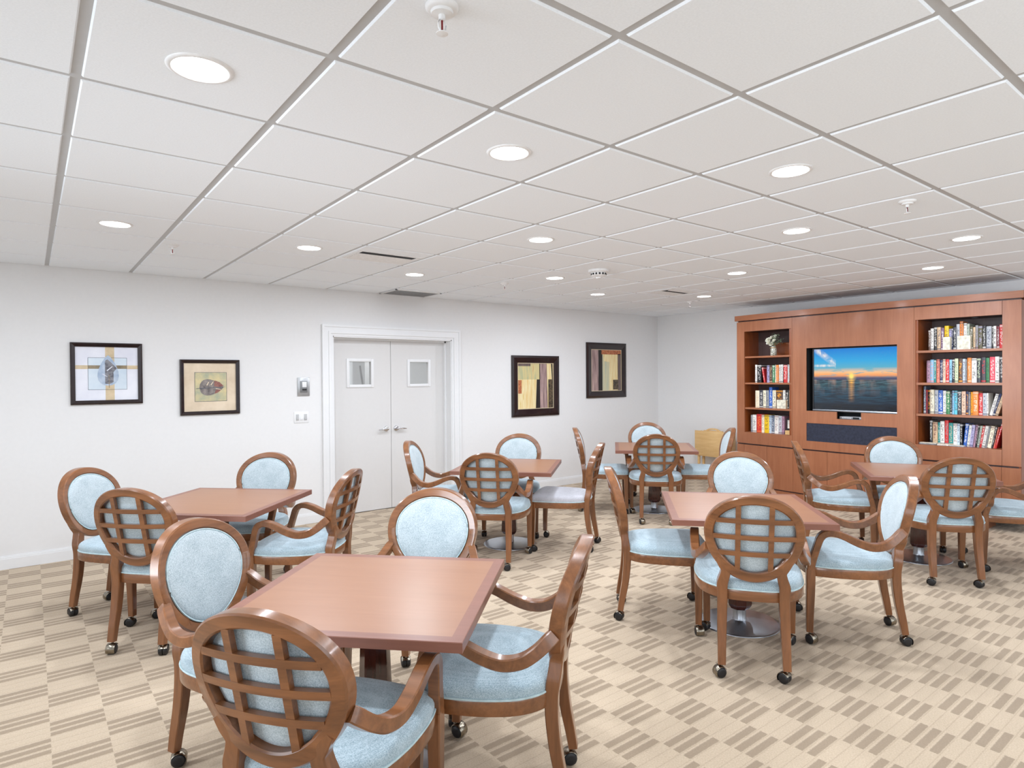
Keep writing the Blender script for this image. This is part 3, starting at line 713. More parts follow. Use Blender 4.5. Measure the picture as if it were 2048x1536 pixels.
for x, y, a, l in ((1.050, 2.235, -45.5, 'square wooden card table nearest the camera, whole top in view'),
                   (1.008, 4.528, -45, 'square wooden table beside the wall with the leaf pictures'),
                   (3.525, 4.600, -48, 'square wooden table in front of the double doors'),
                   (5.730, 4.705, -47, 'farthest square wooden table, near the pine tray stand and the room corner'),
                   (3.512, 2.212, -47.5, 'square wooden table at middle right, bright top, behind the complete lattice-back chair'),
                   (5.950, 2.056, -57.5, 'square wooden table in front of the television unit')):
    t = thing('card_table', l, 'table', (x, y, 0), R(a), 'square pedestal tables')
    for o in tm:
        c = o.copy(); col.objects.link(c); c.parent = t
for o in tm: bpy.data.objects.remove(o)

# ------------------------------------------------------------------ bookcase / media wall unit
YL, YR, YC0 = 4.790, 1.735, 3.235
def fx(y): return 7.475 + 0.085*((y-YC0)/1.52)**2
def bow(bm, y0, y1, z0, z1, proud=0.0, th=0.02, mi=0, gap=0.0):
    """curved slab whose front follows the bow of the case"""
    a, b = min(y0, y1)+gap, max(y0, y1)-gap; n = max(2, int((b-a)/0.12)+1); prev = None
    for k in range(n+1):
        y = a+(b-a)*k/n; x = fx(y)-proud
        r = [bm.verts.new(p) for p in ((x, y, z0), (x, y, z1), (x+th, y, z1), (x+th, y, z0))]
        if prev:
            for i in range(4): bm.faces.new((prev[i], prev[(i+1) % 4], r[(i+1) % 4], r[i])).material_index = mi
        else: bm.faces.new(r)
        prev = r
    bm.faces.new(prev[::-1])
XB = ROOM_X1-0.01
unit = thing('wall_unit', 'large bowed cherry-wood wall unit with bookshelves around a television', 'bookcase', (0, 0, 0))
def part(name, f, m, smooth=35, parent=None):
    bm = new(); f(bm); return finish(name, bm, m, parent or unit, smooth)
part('cornice', lambda b: (bow(b, YR-0.02, YL+0.02, 2.283, 2.352, 0.022, 0.30),), M_CASEH)
part('crown_top', lambda b: box(b, 7.75, XB, YR-0.02, YL+0.02, 2.283, 2.352), M_CASEH, 0)
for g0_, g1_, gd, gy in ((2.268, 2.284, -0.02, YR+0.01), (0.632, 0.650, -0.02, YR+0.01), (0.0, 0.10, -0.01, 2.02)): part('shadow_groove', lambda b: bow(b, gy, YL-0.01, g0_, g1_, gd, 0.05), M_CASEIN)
Z0, Z1 = 0.650, 2.268
SM1, SM2 = 3.985, 2.630
def side(y0, y1, z0=Z0, z1=Z1):
    def f(b): box(b, fx((y0+y1)/2)+0.019, XB, y0, y1, z0, z1)
    return f
part('side_panel', side(YR, YR+0.022, 0.10, Z1), M_CASESIDE, 0); part('side_panel', side(YL-0.022, YL, 0.0, Z1), M_CASESIDE, 0)
part('divider', side(3.985, 4.03), M_CASESIDE, 0); part('divider', side(2.60, 2.625), M_CASESIDE, 0)
NL = (4.672, 3.995, 0.800, 2.136); NR = (2.617, 1.883, 0.805, 2.132)
part('divider', side(4.672, 4.692), M_CASESIDE, 0); part('divider', side(1.863, 1.883), M_CASESIDE, 0)
BACK = 7.90
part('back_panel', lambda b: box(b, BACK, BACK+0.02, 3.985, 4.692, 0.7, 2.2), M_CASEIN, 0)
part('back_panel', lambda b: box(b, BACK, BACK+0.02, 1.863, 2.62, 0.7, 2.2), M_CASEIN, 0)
G_ = 0.0015
# face frames: left tower, centre, right tower
part('face_frame', lambda b: (bow(b, NL[0], YL, Z0, Z1), bow(b, SM1, NL[1], NL[2], NL[3], gap=0), bow(b, SM1, NL[0], NL[3], Z1), bow(b, SM1, NL[0], Z0, NL[2])), M_CASE)
TVY0, TVY1, TVZ0, TVZ1 = 2.795, 3.800, 1.118, 1.880
AV = (3.164, 3.436, 1.035)
part('face_frame', lambda b: (bow(b, TVY1, SM1-0.003, Z0, Z1), bow(b, SM2+0.003, TVY0, Z0, Z1), bow(b, TVY0, TVY1, TVZ1, Z1), bow(b, TVY0, AV[0], AV[2], TVZ0), bow(b, AV[1], TVY1, AV[2], TVZ0),
                              bow(b, TVY0, TVY1, 0.970, AV[2]), bow(b, TVY0, TVY1, Z0, 0.752)), M_CASE)
part('face_frame', lambda b: (bow(b, NR[0]+0.003, SM2-0.003+0.003, Z0, Z1), bow(b, NR[1], NR[0]+0.003, NR[3], Z1), bow(b, NR[1], NR[0]+0.003, Z0, NR[2])), M_CASE)
part('end_stile', lambda b: bow(b, YR, NR[1]-0.003, Z0, Z1), M_CASE)
part('television_recess', lambda b: (box(b, fx(3.3)+0.02, 7.70, TVY1, TVY1+0.02, 0.99, TVZ1), box(b, fx(3.3)+0.02, 7.70, TVY0-0.02, TVY0, 0.99, TVZ1), box(b, fx(3.3)+0.02, 7.70, TVY0, TVY1, TVZ1, TVZ1+0.02),
      box(b, 7.70, 7.72, TVY0-0.02, TVY1+0.02, 0.99, TVZ1+0.02), box(b, fx(3.3)+0.02, 7.70, TVY0, TVY1, 1.013, 1.033)), M_DARK, 0)
part('speaker_panel', lambda b: bow(b, TVY0, TVY1, 0.752, 0.970, -0.006, 0.014), plain('navy_speaker_cloth', (42, 46, 62), 0.9, speck=0.15))
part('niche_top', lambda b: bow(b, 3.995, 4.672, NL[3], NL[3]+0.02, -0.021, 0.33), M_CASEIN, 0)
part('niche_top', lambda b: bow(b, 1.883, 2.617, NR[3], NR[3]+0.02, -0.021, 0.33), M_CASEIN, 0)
for zl in (0.800, 1.127, 1.458, 1.806): part('shelf', lambda b: bow(b, NL[1], NL[0], zl-0.022, zl, -0.014, 0.36), M_CASEH, 0)
for zr in (0.805, 1.132, 1.463, 1.804): part('shelf', lambda b: bow(b, NR[1], NR[0], zr-0.024, zr, -0.014, 0.36), M_CASEH, 0)
SHL = (1.806, 1.458, 1.127, 0.800); SHR = (1.804, 1.463, 1.132, 0.805)
bm = new(); lathe(bm, [(0.028, 2.1325), (0.034, 2.126), (0.034, 2.124), (0.026, 2.122), (0.0, 2.122)], 24, (7.64, 2.13, 0), close=False); finish('puck_light', bm, M_STEEL, unit, 50)
ys = [YL, 4.680, 4.335, 3.975, 3.548, 3.130, SM2, 2.250, 1.885, YR]
for i in range(9):
    nm = 'cabinet_door' if 0 < i < 8 else 'base_stile'
    part(nm, lambda b: bow(b, ys[i+1], ys[i], 0.100, 0.632, 0.0, 0.02, gap=G_), M_CASE)
part('plinth', lambda b: bow(b, 2.0, YL, 0.0, 0.085, 0.015, 0.30), M_CASEH)
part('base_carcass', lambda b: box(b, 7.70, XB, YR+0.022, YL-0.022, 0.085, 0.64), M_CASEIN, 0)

# television, player
tv = thing('television', 'flat television showing a sunset over the sea', 'television', (0, 0, 0))
TX = 7.545; a0, a1, b0, b1 = 2.80, 3.752, 1.128, 1.872
bm = new()
box(bm, TX, TX+0.04, a0, a0+0.012, b0, b1); box(bm, TX, TX+0.04, a1-0.016, a1, b0, b1); box(bm, TX, TX+0.04, a0+0.012, a1-0.016, b1-0.010, b1); finish('bezel', bm, M_BLACK, tv, 0)
bm = new(); box(bm, TX-0.006, TX+0.04, a0, a1, b0-0.012, b0+0.010, 0, 0.003); finish('bottom_bar', bm, M_STEEL, tv, 30)
bm = new(); box(bm, TX+0.03, TX+0.07, a0+0.01, a1-0.01, b0, b1-0.005); finish('housing', bm, M_BLACK, tv, 0)
bm = new(); sy0, sy1, sz0, sz1 = a0+0.012, a1-0.016, b0+0.010, b1-0.010
vs = [bm.verts.new(p) for p in ((TX+0.006, sy1, sz0), (TX+0.006, sy0, sz0), (TX+0.006, sy0, sz1), (TX+0.006, sy1, sz1))]
bk = [bm.verts.new(v.co + Vector((0.02, 0, 0))) for v in vs]
f = bm.faces.new(vs); uvl = bm.loops.layers.uv.new('UVMap')
for lp, uv in zip(f.loops, ((0, 0), (1, 0), (1, 1), (0, 1))): lp[uvl].uv = uv
for k in range(4): bm.faces.new((vs[k], bk[k], bk[(k+1) % 4], vs[(k+1) % 4]))
me = bpy.data.meshes.new('screen'); bm.to_mesh(me); bm.free(); me.materials.append(mat_sunset())
so = bpy.data.objects.new('screen', me); col.objects.link(so); so.parent = tv
pl = thing('media_player', 'slim silver media player in the slot below the television', 'media player', (0, 0, 0))
bm = new(); box(bm, 7.515, 7.69, 3.18, 3.42, 1.033, 1.066, 0, 0.003); finish('case', bm, plain('silver_plastic', (150, 152, 156), 0.35, 0.5), pl, 30)
bm = new(); box(bm, 7.512, 7.516, 3.20, 3.27, 1.040, 1.060); finish('display', bm, M_DARK, pl, 0)
bm = new()
for k in range(6): box(bm, 7.511, 7.516, 3.29+k*0.018, 3.30+k*0.018, 1.045, 1.055)
finish('buttons', bm, M_WHITEM, pl, 0)

# ------------------------------------------------------------------ books
def book_mesh():
    bm = new()   # unit book: spine at -x face, depth 1 (x 0..1), thickness 1 (y -.5...5), height 1 (z 0..1)
    pr = [(0.02, -0.5), (0.0, -0.36), (-0.012, 0.0), (0.0, 0.36), (0.02, 0.5), (1.0, 0.5), (1.0, 0.40), (0.05, 0.40), (0.05, -0.40), (1.0, -0.40), (1.0, -0.5)]
    lo = [bm.verts.new((x, y, 0)) for x, y in pr]; hi = [bm.verts.new((x, y, 1)) for x, y in pr]
    n = len(pr)
    for i in range(n): bm.faces.new((lo[i], lo[(i+1) % n], hi[(i+1) % n], hi[i]))
    bm.faces.new(lo[::-1]); bm.faces.new(hi)
    box(bm, 0.05, 0.985, -0.40, 0.40, 0.012, 0.985, 1)
    bmesh.ops.recalc_face_normals(bm, faces=bm.faces[:])
    me = bpy.data.meshes.new('book'); bm.to_mesh(me); bm.free(); me.materials.append(M_BOOK); me.materials.append(M_PAGES); return me
BM = book_mesh()
CN = dict(white=(232, 230, 224), grey=(150, 152, 154), black=(34, 34, 38), tan=(214, 184, 148), purple=(128, 96, 128), yellow=(240, 196, 20), lavender=(170, 165, 200), navy=(36, 46, 86), silver=(186, 190, 196), orange=(240, 142, 62),
          sage=(178, 188, 172), olive=(92, 86, 58), red=(206, 44, 46), blue=(44, 100, 190), teal=(40, 140, 136), peach=(244, 206, 178), sky=(140, 192, 222), cream=(236, 228, 202), brown=(84, 58, 46), rose=(228, 78, 96), charcoal=(62, 64, 70),
          maroon=(112, 36, 48), green=(60, 130, 84), cyan=(96, 196, 214), mint=(206, 220, 180), slate=(92, 104, 124), mauve=(170, 130, 150), pale_blue=(200, 216, 228), amber=(250, 168, 30), salmon=(236, 130, 110))
DARKS = {'black', 'navy', 'brown', 'charcoal', 'maroon', 'olive', 'purple', 'red', 'blue', 'teal', 'green', 'slate', 'rose'}
used_labels = set()
def place_books(shelf_z, y_start, y_end, spec, where, group, xs=7.62, depth=0.15):
    """spec: (colour, relative width, height in m, lean deg, letter colour)"""
    tot = sum(s[1] for s in spec); k = (y_start-y_end)/tot; y = y_start
    names = [s[0] for s in spec]
    for i, s in enumerate(spec):
        cn, wd, h = s[0], s[1]*k, s[2]; lean = s[3] if len(s) > 3 else 0
        lc = s[4] if len(s) > 4 else ('white' if cn in DARKS else rnd.choice(['black', 'charcoal', 'navy', 'maroon']))
        o = bpy.data.objects.new('book', BM); col.objects.link(o)
        th = wd*0.95*(math.cos(R(lean)) if lean else 1)
        d = min(depth*rnd.uniform(0.9, 1.1), 7.89-xs-0.02)
        o.scale = (d, th, h)
        o.rotation_euler = (R(lean), 0, 0)
        yy = y-wd/2
        zoff = abs(math.sin(R(lean)))*th/2
        o.location = (xs+rnd.uniform(-0.006, 0.008), yy, shelf_z+0.0005+zoff)
        c = lin(CN[cn]); j = rnd.uniform(0.9, 1.08); o.color = tuple(min(1, v*j) for v in c[:3])+(1,)
        o['letter_color'] = [float(v) for v in lin(CN[lc])[:3]]
        nl = names[i-1].replace('_', ' ') if i else None; nr = names[i+1].replace('_', ' ') if i+1 < len(names) else None
        adj = 'leaning ' if lean else ''
        if nl is None: pos = 'leftmost, beside a %s one' % nr
        elif nr is None: pos = 'rightmost, beside a %s one' % nl
        else: pos = 'between %s and %s ones' % (nl, nr)
        lab = '%s%s book %s, %s' % (adj, cn.replace('_', ' '), pos, where)
        if lab in used_labels: lab = '%s%s book %s, %s, %s half' % (adj, cn.replace('_', ' '), pos, where, 'right' if i > len(names)/2 else 'left')
        used_labels.add(lab); tag(o, lab, 'book', group)
        y -= wd
place_books(SHR[0], 2.545, 1.892, [('brown', 5, .22), ('white', 6, .235, 0, 'black'), ('black', 6, .25), ('tan', 7, .245), ('purple', 6, .235), ('yellow', 8, .255, 0, 'brown'), ('lavender', 5, .22), ('navy', 3, .225), ('charcoal', 6, .235),  # leading brown book is a dim reflection modelled as a book
    ('silver', 6, .265), ('orange', 6, .290, 0, 'charcoal'), ('white', 6, .27), ('sage', 5, .262), ('olive', 6, .232), ('tan', 4, .225), ('grey', 5, .242), ('olive', 7, .235, 0, 'lavender'), ('black', 6, .232), ('silver', 9, .225), ('black', 3, .225), ('white', 5, .225, 0, 'black'), ('maroon', 5, .22), ('red', 6, .235)],
    'top shelf right of television', 'books on the top right shelf')
place_books(SHR[1], 2.560, 1.892, [('mauve', 7, .235), ('sky', 7, .245, 0, 'salmon'), ('teal', 4, .24), ('salmon', 6, .245, 0, 'black'), ('navy', 6, .24), ('peach', 5, .245), ('red', 6, .245), ('sky', 5, .24), ('black', 5, .245), ('mint', 6, .25), ('brown', 7, .25, 0, 'amber'), ('pale_blue', 5, .245), ('grey', 3, .24), ('orange', 7, .255, 0, 'peach'),  # leading mauve book stands in for a dim grey reflection
    ('white', 9, .248, 0, 'black'), ('charcoal', 7, .25, 0, 'mint'), ('charcoal', 8, .255, 0, 'red'), ('green', 6, .25, 0, 'black'), ('rose', 9, .258), ('white', 7, .26, 0, 'black'), ('black', 6, .258)],
    'second shelf right of television', 'books on the second right shelf')
place_books(SHR[2], 2.590, 2.010, [('slate', 4, .29), ('maroon', 3, .255, 0, 'red'), ('black', 4, .255, 0, 'amber'), ('cream', 6, .255), ('silver', 6, .25), ('blue', 7, .25), ('white', 5, .245), ('green', 6, .24, 0, 'cream'), ('black', 2.5, .24), ('sky', 3, .245), ('cyan', 5, .245), ('charcoal', 6, .24), ('peach', 6, .24, 0, 'brown'),
    ('navy', 4, .24, 0, 'amber'), ('grey', 3, .235), ('amber', 3, .235), ('orange', 8, .24, 0, 'cream'), ('red', 5.5, .225), ('silver', 6, .225), ('white', 2.5, .225)],
    'third shelf right of television', 'books on the third right shelf')
place_books(SHR[2], 2.008, 1.930, [('white', 3, .22, 14), ('navy', 2, .225, 15), ('tan', 3, .235, 16)], 'slanting group on third shelf right of television', 'books on the third right shelf')
place_books(SHR[3], 2.530, 2.230, [('black', 3.5, .255), ('tan', 6, .235), ('teal', 3, .235), ('white', 5, .25), ('red', 4.5, .26, 0, 'grey'), ('teal', 5, .235, 0, 'tan'), ('white', 5, .23), ('pale_blue', 3, .23), ('black', 3, .23)],
    'bottom shelf right of television', 'books on the bottom right shelf')
place_books(SHR[3], 2.228, 1.945, [('blue', 6, .235, 5), ('white', 5, .22, 6), ('lavender', 6, .225, 6), ('mauve', 4, .225, 7), ('black', 2.5, .225, 7), ('sage', 4.5, .22, 8), ('red', 4, .22, 8, 'white'), ('white', 6, .222, 9), ('grey', 3, .22, 9), ('cream', 7, .22, 9), ('charcoal', 3, .218, 10), ('salmon', 2.5, .215, 11), ('red', 3.5, .255, 13)],
    'bottom shelf right of television', 'books on the bottom right shelf')
place_books(SHL[1], 4.555, 4.470, [('white', 2, .235), ('black', 4, .235)], 'second shelf left of television', 'books on the second left shelf')
place_books(SHL[1], 4.435, 4.412, [('red', 4, .200, -9)], 'next to black books on second left shelf', 'books on the second left shelf')
place_books(SHL[1], 4.395, 3.998, [('lavender', 5, .225), ('brown', 5, .225, 0, 'tan'), ('green', 4, .225), ('cream', 3, .228), ('orange', 4, .228, 0, 'grey'), ('white', 3, .23), ('white', 4, .232), ('black', 1.5, .22), ('red', 6, .225), ('white', 2, .228), ('pale_blue', 4, .228), ('sky', 5, .23), ('maroon', 3.5, .22)],
    'second shelf left of television', 'books on the second left shelf')
place_books(SHL[2], 4.560, 3.998, [('cream', 7, .225, 0, 'tan'), ('charcoal', 6, .232), ('cream', 5, .23), ('grey', 5, .23), ('blue', 5, .27), ('cream', 6, .232), ('brown', 11, .235, 0, 'amber'), ('white', 4, .235), ('black', 5, .235), ('cream', 6, .235), ('yellow', 5, .235, 0, 'cream')],
    'third shelf left of television', 'books on the third left shelf')
place_books(SHL[3], 4.625, 4.150, [('grey', 3, .225), ('white', 6, .23), ('red', 8, .24, 0, 'orange'), ('cream', 4, .232), ('yellow', 7, .235, 0, 'brown'), ('pale_blue', 4, .23), ('slate', 4, .23), ('white', 6, .232), ('silver', 5, .23), ('mauve', 4, .225)],
    'bottom shelf left of television', 'books on the bottom left shelf')
def loose_book(x, y, z, dx, dy, dz, rot, color, letter, label, group=None):
    o = bpy.data.objects.new('book', BM); col.objects.link(o); o.scale = (dx, dy, dz); o.rotation_euler = rot; o.location = (x, y, z)
    o.color = lin(CN[color]); o['letter_color'] = [float(v) for v in lin(CN[letter])[:3]]; tag(o, label, 'book', group); return o
# page-out paperbacks standing in front of the row, flat magazines
def pages_out(y0, y1, z0, h, label, x0=7.565):
    bm = new(); box(bm, x0, x0+0.012, y0, y1, z0, z0+h, 0, 0.001); box(bm, x0+0.040, x0+0.044, y0, y1, z0, z0+h, 0); box(bm, x0+0.012, x0+0.040, y0+0.004, y1-0.003, z0+0.002, z0+h-0.003, 1)
    m = plain('speckled_cream_cover', (228, 224, 204), 0.6, speck=0.18)
    tag(finish('notebook', bm, [m, M_PAGES], smooth=0), label, 'notebook')
pages_out(2.325, 2.390, SHR[0]+0.0005, 0.135, 'smaller cream notebook standing face-out before the top right shelf books')
pages_out(2.148, 2.262, SHR[0]+0.0005, 0.140, 'wider cream notebook standing face-out before the top right shelf books')
pages_out(4.105, 4.225, SHL[2]+0.0005, 0.110, 'speckled grey notebook standing face-out on third shelf left of television')
for k, (y0, y1, z, c, l) in enumerate(((2.44, 2.60, 0.0, 'grey', 'grey magazine lying flat at the left end of the bottom right shelf'), (2.33, 2.435, 0.0, 'white', 'white booklet lying flat beside the grey magazine on the bottom right shelf'),
                                      (2.20, 2.325, 0.0, 'pale_blue', 'pale booklet lying flat in front of the white books, bottom right shelf'))):
    bm = new(); box(bm, 7.535+0.004*k, 7.612, y0, y1, SHR[3]+0.0005, SHR[3]+0.014-0.003*k, 0, 0.001); box(bm, 7.540, 7.605, y0+0.004, y1-0.004, SHR[3]+0.014-0.003*k, SHR[3]+0.020-0.004*k, 1)
    tag(finish('magazine', bm, [plain('magazine_cover', CN[c], 0.35, speck=0.2), M_PAGES], smooth=0), l, 'magazine', 'magazines lying on the bottom right shelf')
# face-out album, small box, dark ornament on lowest left shelf
bm = new(); box(bm, 7.64, 7.655, 4.03, 4.135, SHL[3]+0.0005, SHL[3]+0.20, 0, 0.002); box(bm, 7.636, 7.641, 4.045, 4.120, SHL[3]+0.075, SHL[3]+0.18, 1)
tag(finish('photo_album', bm, [M_BLACK, plain('album_label', (226, 222, 214), 0.5, speck=0.15)], smooth=0), 'black album with a pale label face-out at the right of the bottom left shelf', 'album')
bm = new(); box(bm, 7.565, 7.62, 4.035, 4.115, SHL[3]+0.0005, SHL[3]+0.035, 0, 0.003); box(bm, 7.565, 7.62, 4.035, 4.115, SHL[3]+0.038, SHL[3]+0.052, 0, 0.003); box(bm, 7.57, 7.615, 4.04, 4.11, SHL[3]+0.03, SHL[3]+0.04, 0)
tag(finish('trinket_box', bm, M_PINE, smooth=0), 'small wooden box on the bottom shelf left of the television', 'box')
bm = new(); box(bm, 7.82, 7.845, 4.02, 4.42, SHL[0]+0.0005, SHL[0]+0.175, 0, 0.003)
tag(finish('wooden_board', bm, M_CASESIDE, smooth=30), 'brown board standing behind the flower jar on the top left shelf', 'board')

# jar of flowers
v = thing('flower_jar', 'glass jar of white flowers and greenery on the top left shelf', 'vase', (7.645, 4.31, SHL[0]+0.0005))
m = NT('jar_glass'); m.link(m.ramp(m.noise(m.coord('Object'), 90, 3), [(0.42, lin((108, 110, 92))), (0.58, lin((226, 226, 214)))]), m.b.inputs['Base Color']); m.b.inputs['Roughness'].default_value = 0.08; m.b.inputs['Coat Weight'].default_value = 0.6
bm = new(); lathe(bm, [(0.0, 0.0), (0.036, 0.0), (0.040, 0.006), (0.040, 0.085), (0.034, 0.098), (0.030, 0.104), (0.033, 0.108), (0.033, 0.122), (0.028, 0.122), (0.0, 0.118)], 28, close=False); finish('jar', bm, m.m, v, 50)
bm = new()
for k in range(3): tube(bm, [(0.0335*math.cos(a/16*math.pi), 0.0335*math.sin(a/16*math.pi), 0.101+k*0.003) for a in range(32)], 0.002, 5, True)
tube(bm, [(-0.034, 0.0, 0.104), (-0.045, 0.02, 0.110), (-0.040, 0.035, 0.100), (-0.034, 0.01, 0.102)], 0.0016, 5)
finish('twine', bm, plain('twine', (190, 160, 120), 0.9), v, 50)
mp_ = plain('white_petal', (238, 236, 220), 0.6, speck=0.06); ml = plain('sage_leaf', (122, 140, 112), 0.6, speck=0.2)
fr_ = random.Random(3)
for (x, y, z, r) in ((-0.01, 0.055, 0.175, 0.034), (0.0, 0.075, 0.205, 0.030), (-0.01, 0.02, 0.225, 0.032), (-0.02, -0.02, 0.185, 0.030), (0.0, 0.035, 0.150, 0.026), (0.02, -0.01, 0.245, 0.024)):
    bm = new()
    for ring, (n, tilt, ln) in enumerate(((6, 75, 1.0), (6, 45, 0.85), (4, 18, 0.6))):
        for k in range(n):
            a = 2*math.pi*(k+ring*0.5)/n; b0 = len(bm.verts)
            ps = [(0, 0), (0.35, 0.32), (0.75, 0.42), (1.0, 0.2), (1.0, -0.2), (0.75, -0.42), (0.35, -0.32)]
            top = [bm.verts.new((p[0]*r*ln, p[1]*r*ln, 0.18*r*p[0]**2)) for p in ps]; bot = [bm.verts.new((p[0]*r*ln, p[1]*r*ln, 0.18*r*p[0]**2-0.0012)) for p in ps]
            bm.faces.new(top); bm.faces.new(bot[::-1])
            for q in range(7): bm.faces.new((top[q], bot[q], bot[(q+1) % 7], top[(q+1) % 7]))
            bm.verts.ensure_lookup_table()
            bmesh.ops.transform(bm, matrix=Matrix.Rotation(a, 4, 'Z') @ Matrix.Rotation(-R(90-tilt), 4, 'Y'), verts=bm.verts[b0:])
    o = finish('blossom', bm, mp_, v, 60, (x, y, z)); o.scale = (1.25, 1.25, 1.25); o.rotation_euler = (fr_.uniform(-.5, .2), -1.1+fr_.uniform(-.4, .4), fr_.uniform(-.4, .4))
bm = new()
for k in range(34):
    a = fr_.uniform(0, 6.28); sp = fr_.uniform(0.02, 0.11); h = fr_.uniform(0.15, 0.29); e = Vector((math.cos(a)*sp*0.6, math.sin(a)*sp-0.02, h))
    if k % 3 == 0: tube(bm, [(0, 0, 0.11), (e.x*0.4, e.y*0.4, 0.11+(h-0.11)*0.55), tuple(e)], 0.0014, 5)
    for q in range(3):
        c = Vector((0, 0, 0.12)).lerp(e, 0.6+0.2*q); d = Vector((fr_.uniform(-1, 1), fr_.uniform(-1, 1), fr_.uniform(-.2, 1))).normalized()*0.022; s = d.orthogonal().normalized()*0.007; u = d.cross(s).normalized()*0.0008
        vs = [bm.verts.new(p) for p in (c, c+d*0.5+s, c+d, c+d*0.5-s)]; vb = [bm.verts.new(p.co+u) for p in vs]
        bm.faces.new(vs); bm.faces.new(vb[::-1])
        for g in range(4): bm.faces.new((vs[g], vb[g], vb[(g+1) % 4], vs[(g+1) % 4]))
finish('greenery', bm, ml, v, 0)

# pine tray stand against the right wall
t = thing('tray_stand', 'light pine tray stand with a carrying handle, against the far wall', 'tray stand', (7.93, 5.42, 0), 0)
bm = new(); box(bm, -0.02, 0.0, -0.30, 0.30, 0.36, 0.735, 0, 0.003); finish('front_board', bm, wood('pine_board', (206, 164, 104), (232, 198, 142), 'y', 0.5, 0.1), t, 30)
bm = new(); box(bm, 0.02, 0.13, -0.29, -0.27, 0.40, 0.725, 0, 0.002); box(bm, 0.02, 0.13, 0.27, 0.29, 0.40, 0.725, 0, 0.002); box(bm, 0.0, 0.02, -0.29, 0.29, 0.40, 0.725); finish('tray_stack', bm, M_PINE, t, 30)
bm = new(); pts = [(0.01, -0.115, 0.735), (0.01, -0.07, 0.760), (0.01, 0, 0.768), (0.01, 0.07, 0.760), (0.01, 0.115, 0.735)]
sweep(bm, [p+(0.012, 0.011) for p in pts]); box(bm, 0.0, 0.022, -0.16, 0.16, 0.72, 0.745, 0, 0.002); finish('handle', bm, M_PINE, t, 40)
for yy, xx in ((-0.245, -0.005), (-0.20, 0.05), (0.245, -0.005), (0.20, 0.05)):
    bm = new(); box(bm, xx, xx+0.022, yy-0.017, yy+0.017, 0.0, 0.42, 0, 0.002); finish('leg', bm, M_PINE, t, 30)
bm = new(); box(bm, 0.0, 0.02, -0.24, 0.24, 0.16, 0.19, 0, 0.002); finish('stretcher', bm, M_PINE, t, 30)

# ------------------------------------------------------------------ wall pictures
def patch(bm, pts, lay, mi, W, H):
    """flat patch in picture coordinates (0..1 from the left, 0..1 from the top)"""
    y = -0.004 - lay*0.0006
    bm.faces.new([bm.verts.new((W*u, y, H*(1-v_))) for u, v_ in pts]).material_index = mi
def rect(u0, v0, u1, v1): return [(u0, v0), (u1, v0), (u1, v1), (u0, v1)]
def picture(name, label, x0, x1, z0, z1, fw, art, mats, lip=False):
    W, H = x1-x0, z1-z0; t = thing(name, label, 'picture', (x0, ROOM_Y1-0.001, z0))
    bm = new()
    d = 0.026
    O = [(0, 0), (W, 0), (W, H), (0, H)]; I = [(fw, fw), (W-fw, fw), (W-fw, H-fw), (fw, H-fw)]
    lv = [(O, 0.0), (O, -d*0.75), ([(x+(1 if x < W/2 else -1)*fw*0.3, z+(1 if z < H/2 else -1)*fw*0.3) for x, z in O], -d), (I, -d*0.55), (I, 0.0)]
    rr = [[bm.verts.new((x, y, z)) for x, z in q] for q, y in lv]
    for a, b in zip(rr, rr[1:]):
        for k in range(4): bm.faces.new((a[k], a[(k+1) % 4], b[(k+1) % 4], b[k]))
    finish('frame', bm, M_FRAME, t, 0)
    if lip:
        bm = new(); e = 0.008
        for q in ((fw, fw+e, fw, H-fw), (W-fw-e, W-fw, fw, H-fw)): box(bm, q[0], q[1], -0.012, -0.003, q[2], q[3])
        for q in ((fw, fw+e), (H-fw-e, H-fw)): box(bm, fw+e, W-fw-e, -0.012, -0.003, q[0], q[1])
        finish('fillet', bm, plain('gold_fillet', (206, 190, 160), 0.35), t, 0)
    bm = new(); w2, h2 = W-2*fw, H-2*fw
    for lay, mi, pts in art: patch(bm, pts, lay, mi, w2, h2)
    for f in bm.faces: f.normal_update()
    me = bpy.data.meshes.new('print')
    for f in bm.faces:
        if f.normal.y > 0: f.normal_flip()
    # give the paper a backing so it is not a bare sheet
    box(bm, 0, w2, -0.0038, -0.0005, 0, h2, 0)
    bm.to_mesh(me); bm.free()
    for m_ in mats: me.materials.append(m_)
    o = bpy.data.objects.new('print', me); col.objects.link(o); o.parent = t; o.location = (fw, 0, fw)
    return t
def leafshape(cu, cv, ru, rv, ang, n=20):
    out = []
    for k in range(n):
        a = 2*math.pi*k/n; x = math.cos(a); y = math.sin(a)*(1-0.30*x) if x > -0.99 else 0
        x = x*1.0 if x < 0 else x*(1+0.22*(1-abs(math.sin(a))))
        ca, sa = math.cos(R(ang)), math.sin(R(ang)); out.append((cu+(x*ru*ca - y*rv*sa), cv+(x*ru*sa + y*rv*ca)))
    return out
def paper(name, c1, c2, scale=8, rough=0.15):
    m = NT(name); m.link(m.ramp(m.noise(m.coord('Object', (1, 1, 1)), scale, 4, 0.6), [(0.35, lin(c1)), (0.65, lin(c2))]), m.b.inputs['Base Color']); m.b.inputs['Roughness'].default_value = 0.5; m.b.inputs['Coat Weight'].default_value = 0.25; m.b.inputs['Coat Roughness'].default_value = 0.05; return m.m
def streak(name, c1, c2, c3=None):
    m = NT(name); st = [(0.35, lin(c1)), (0.6, lin(c2))] + ([(0.72, lin(c3))] if c3 else [])
    m.link(m.ramp(m.noise(m.coord('Object', (30, 30, 3)), 1.0, 4, 0.6), st), m.b.inputs['Base Color']); m.b.inputs['Roughness'].default_value = 0.4; return m.m
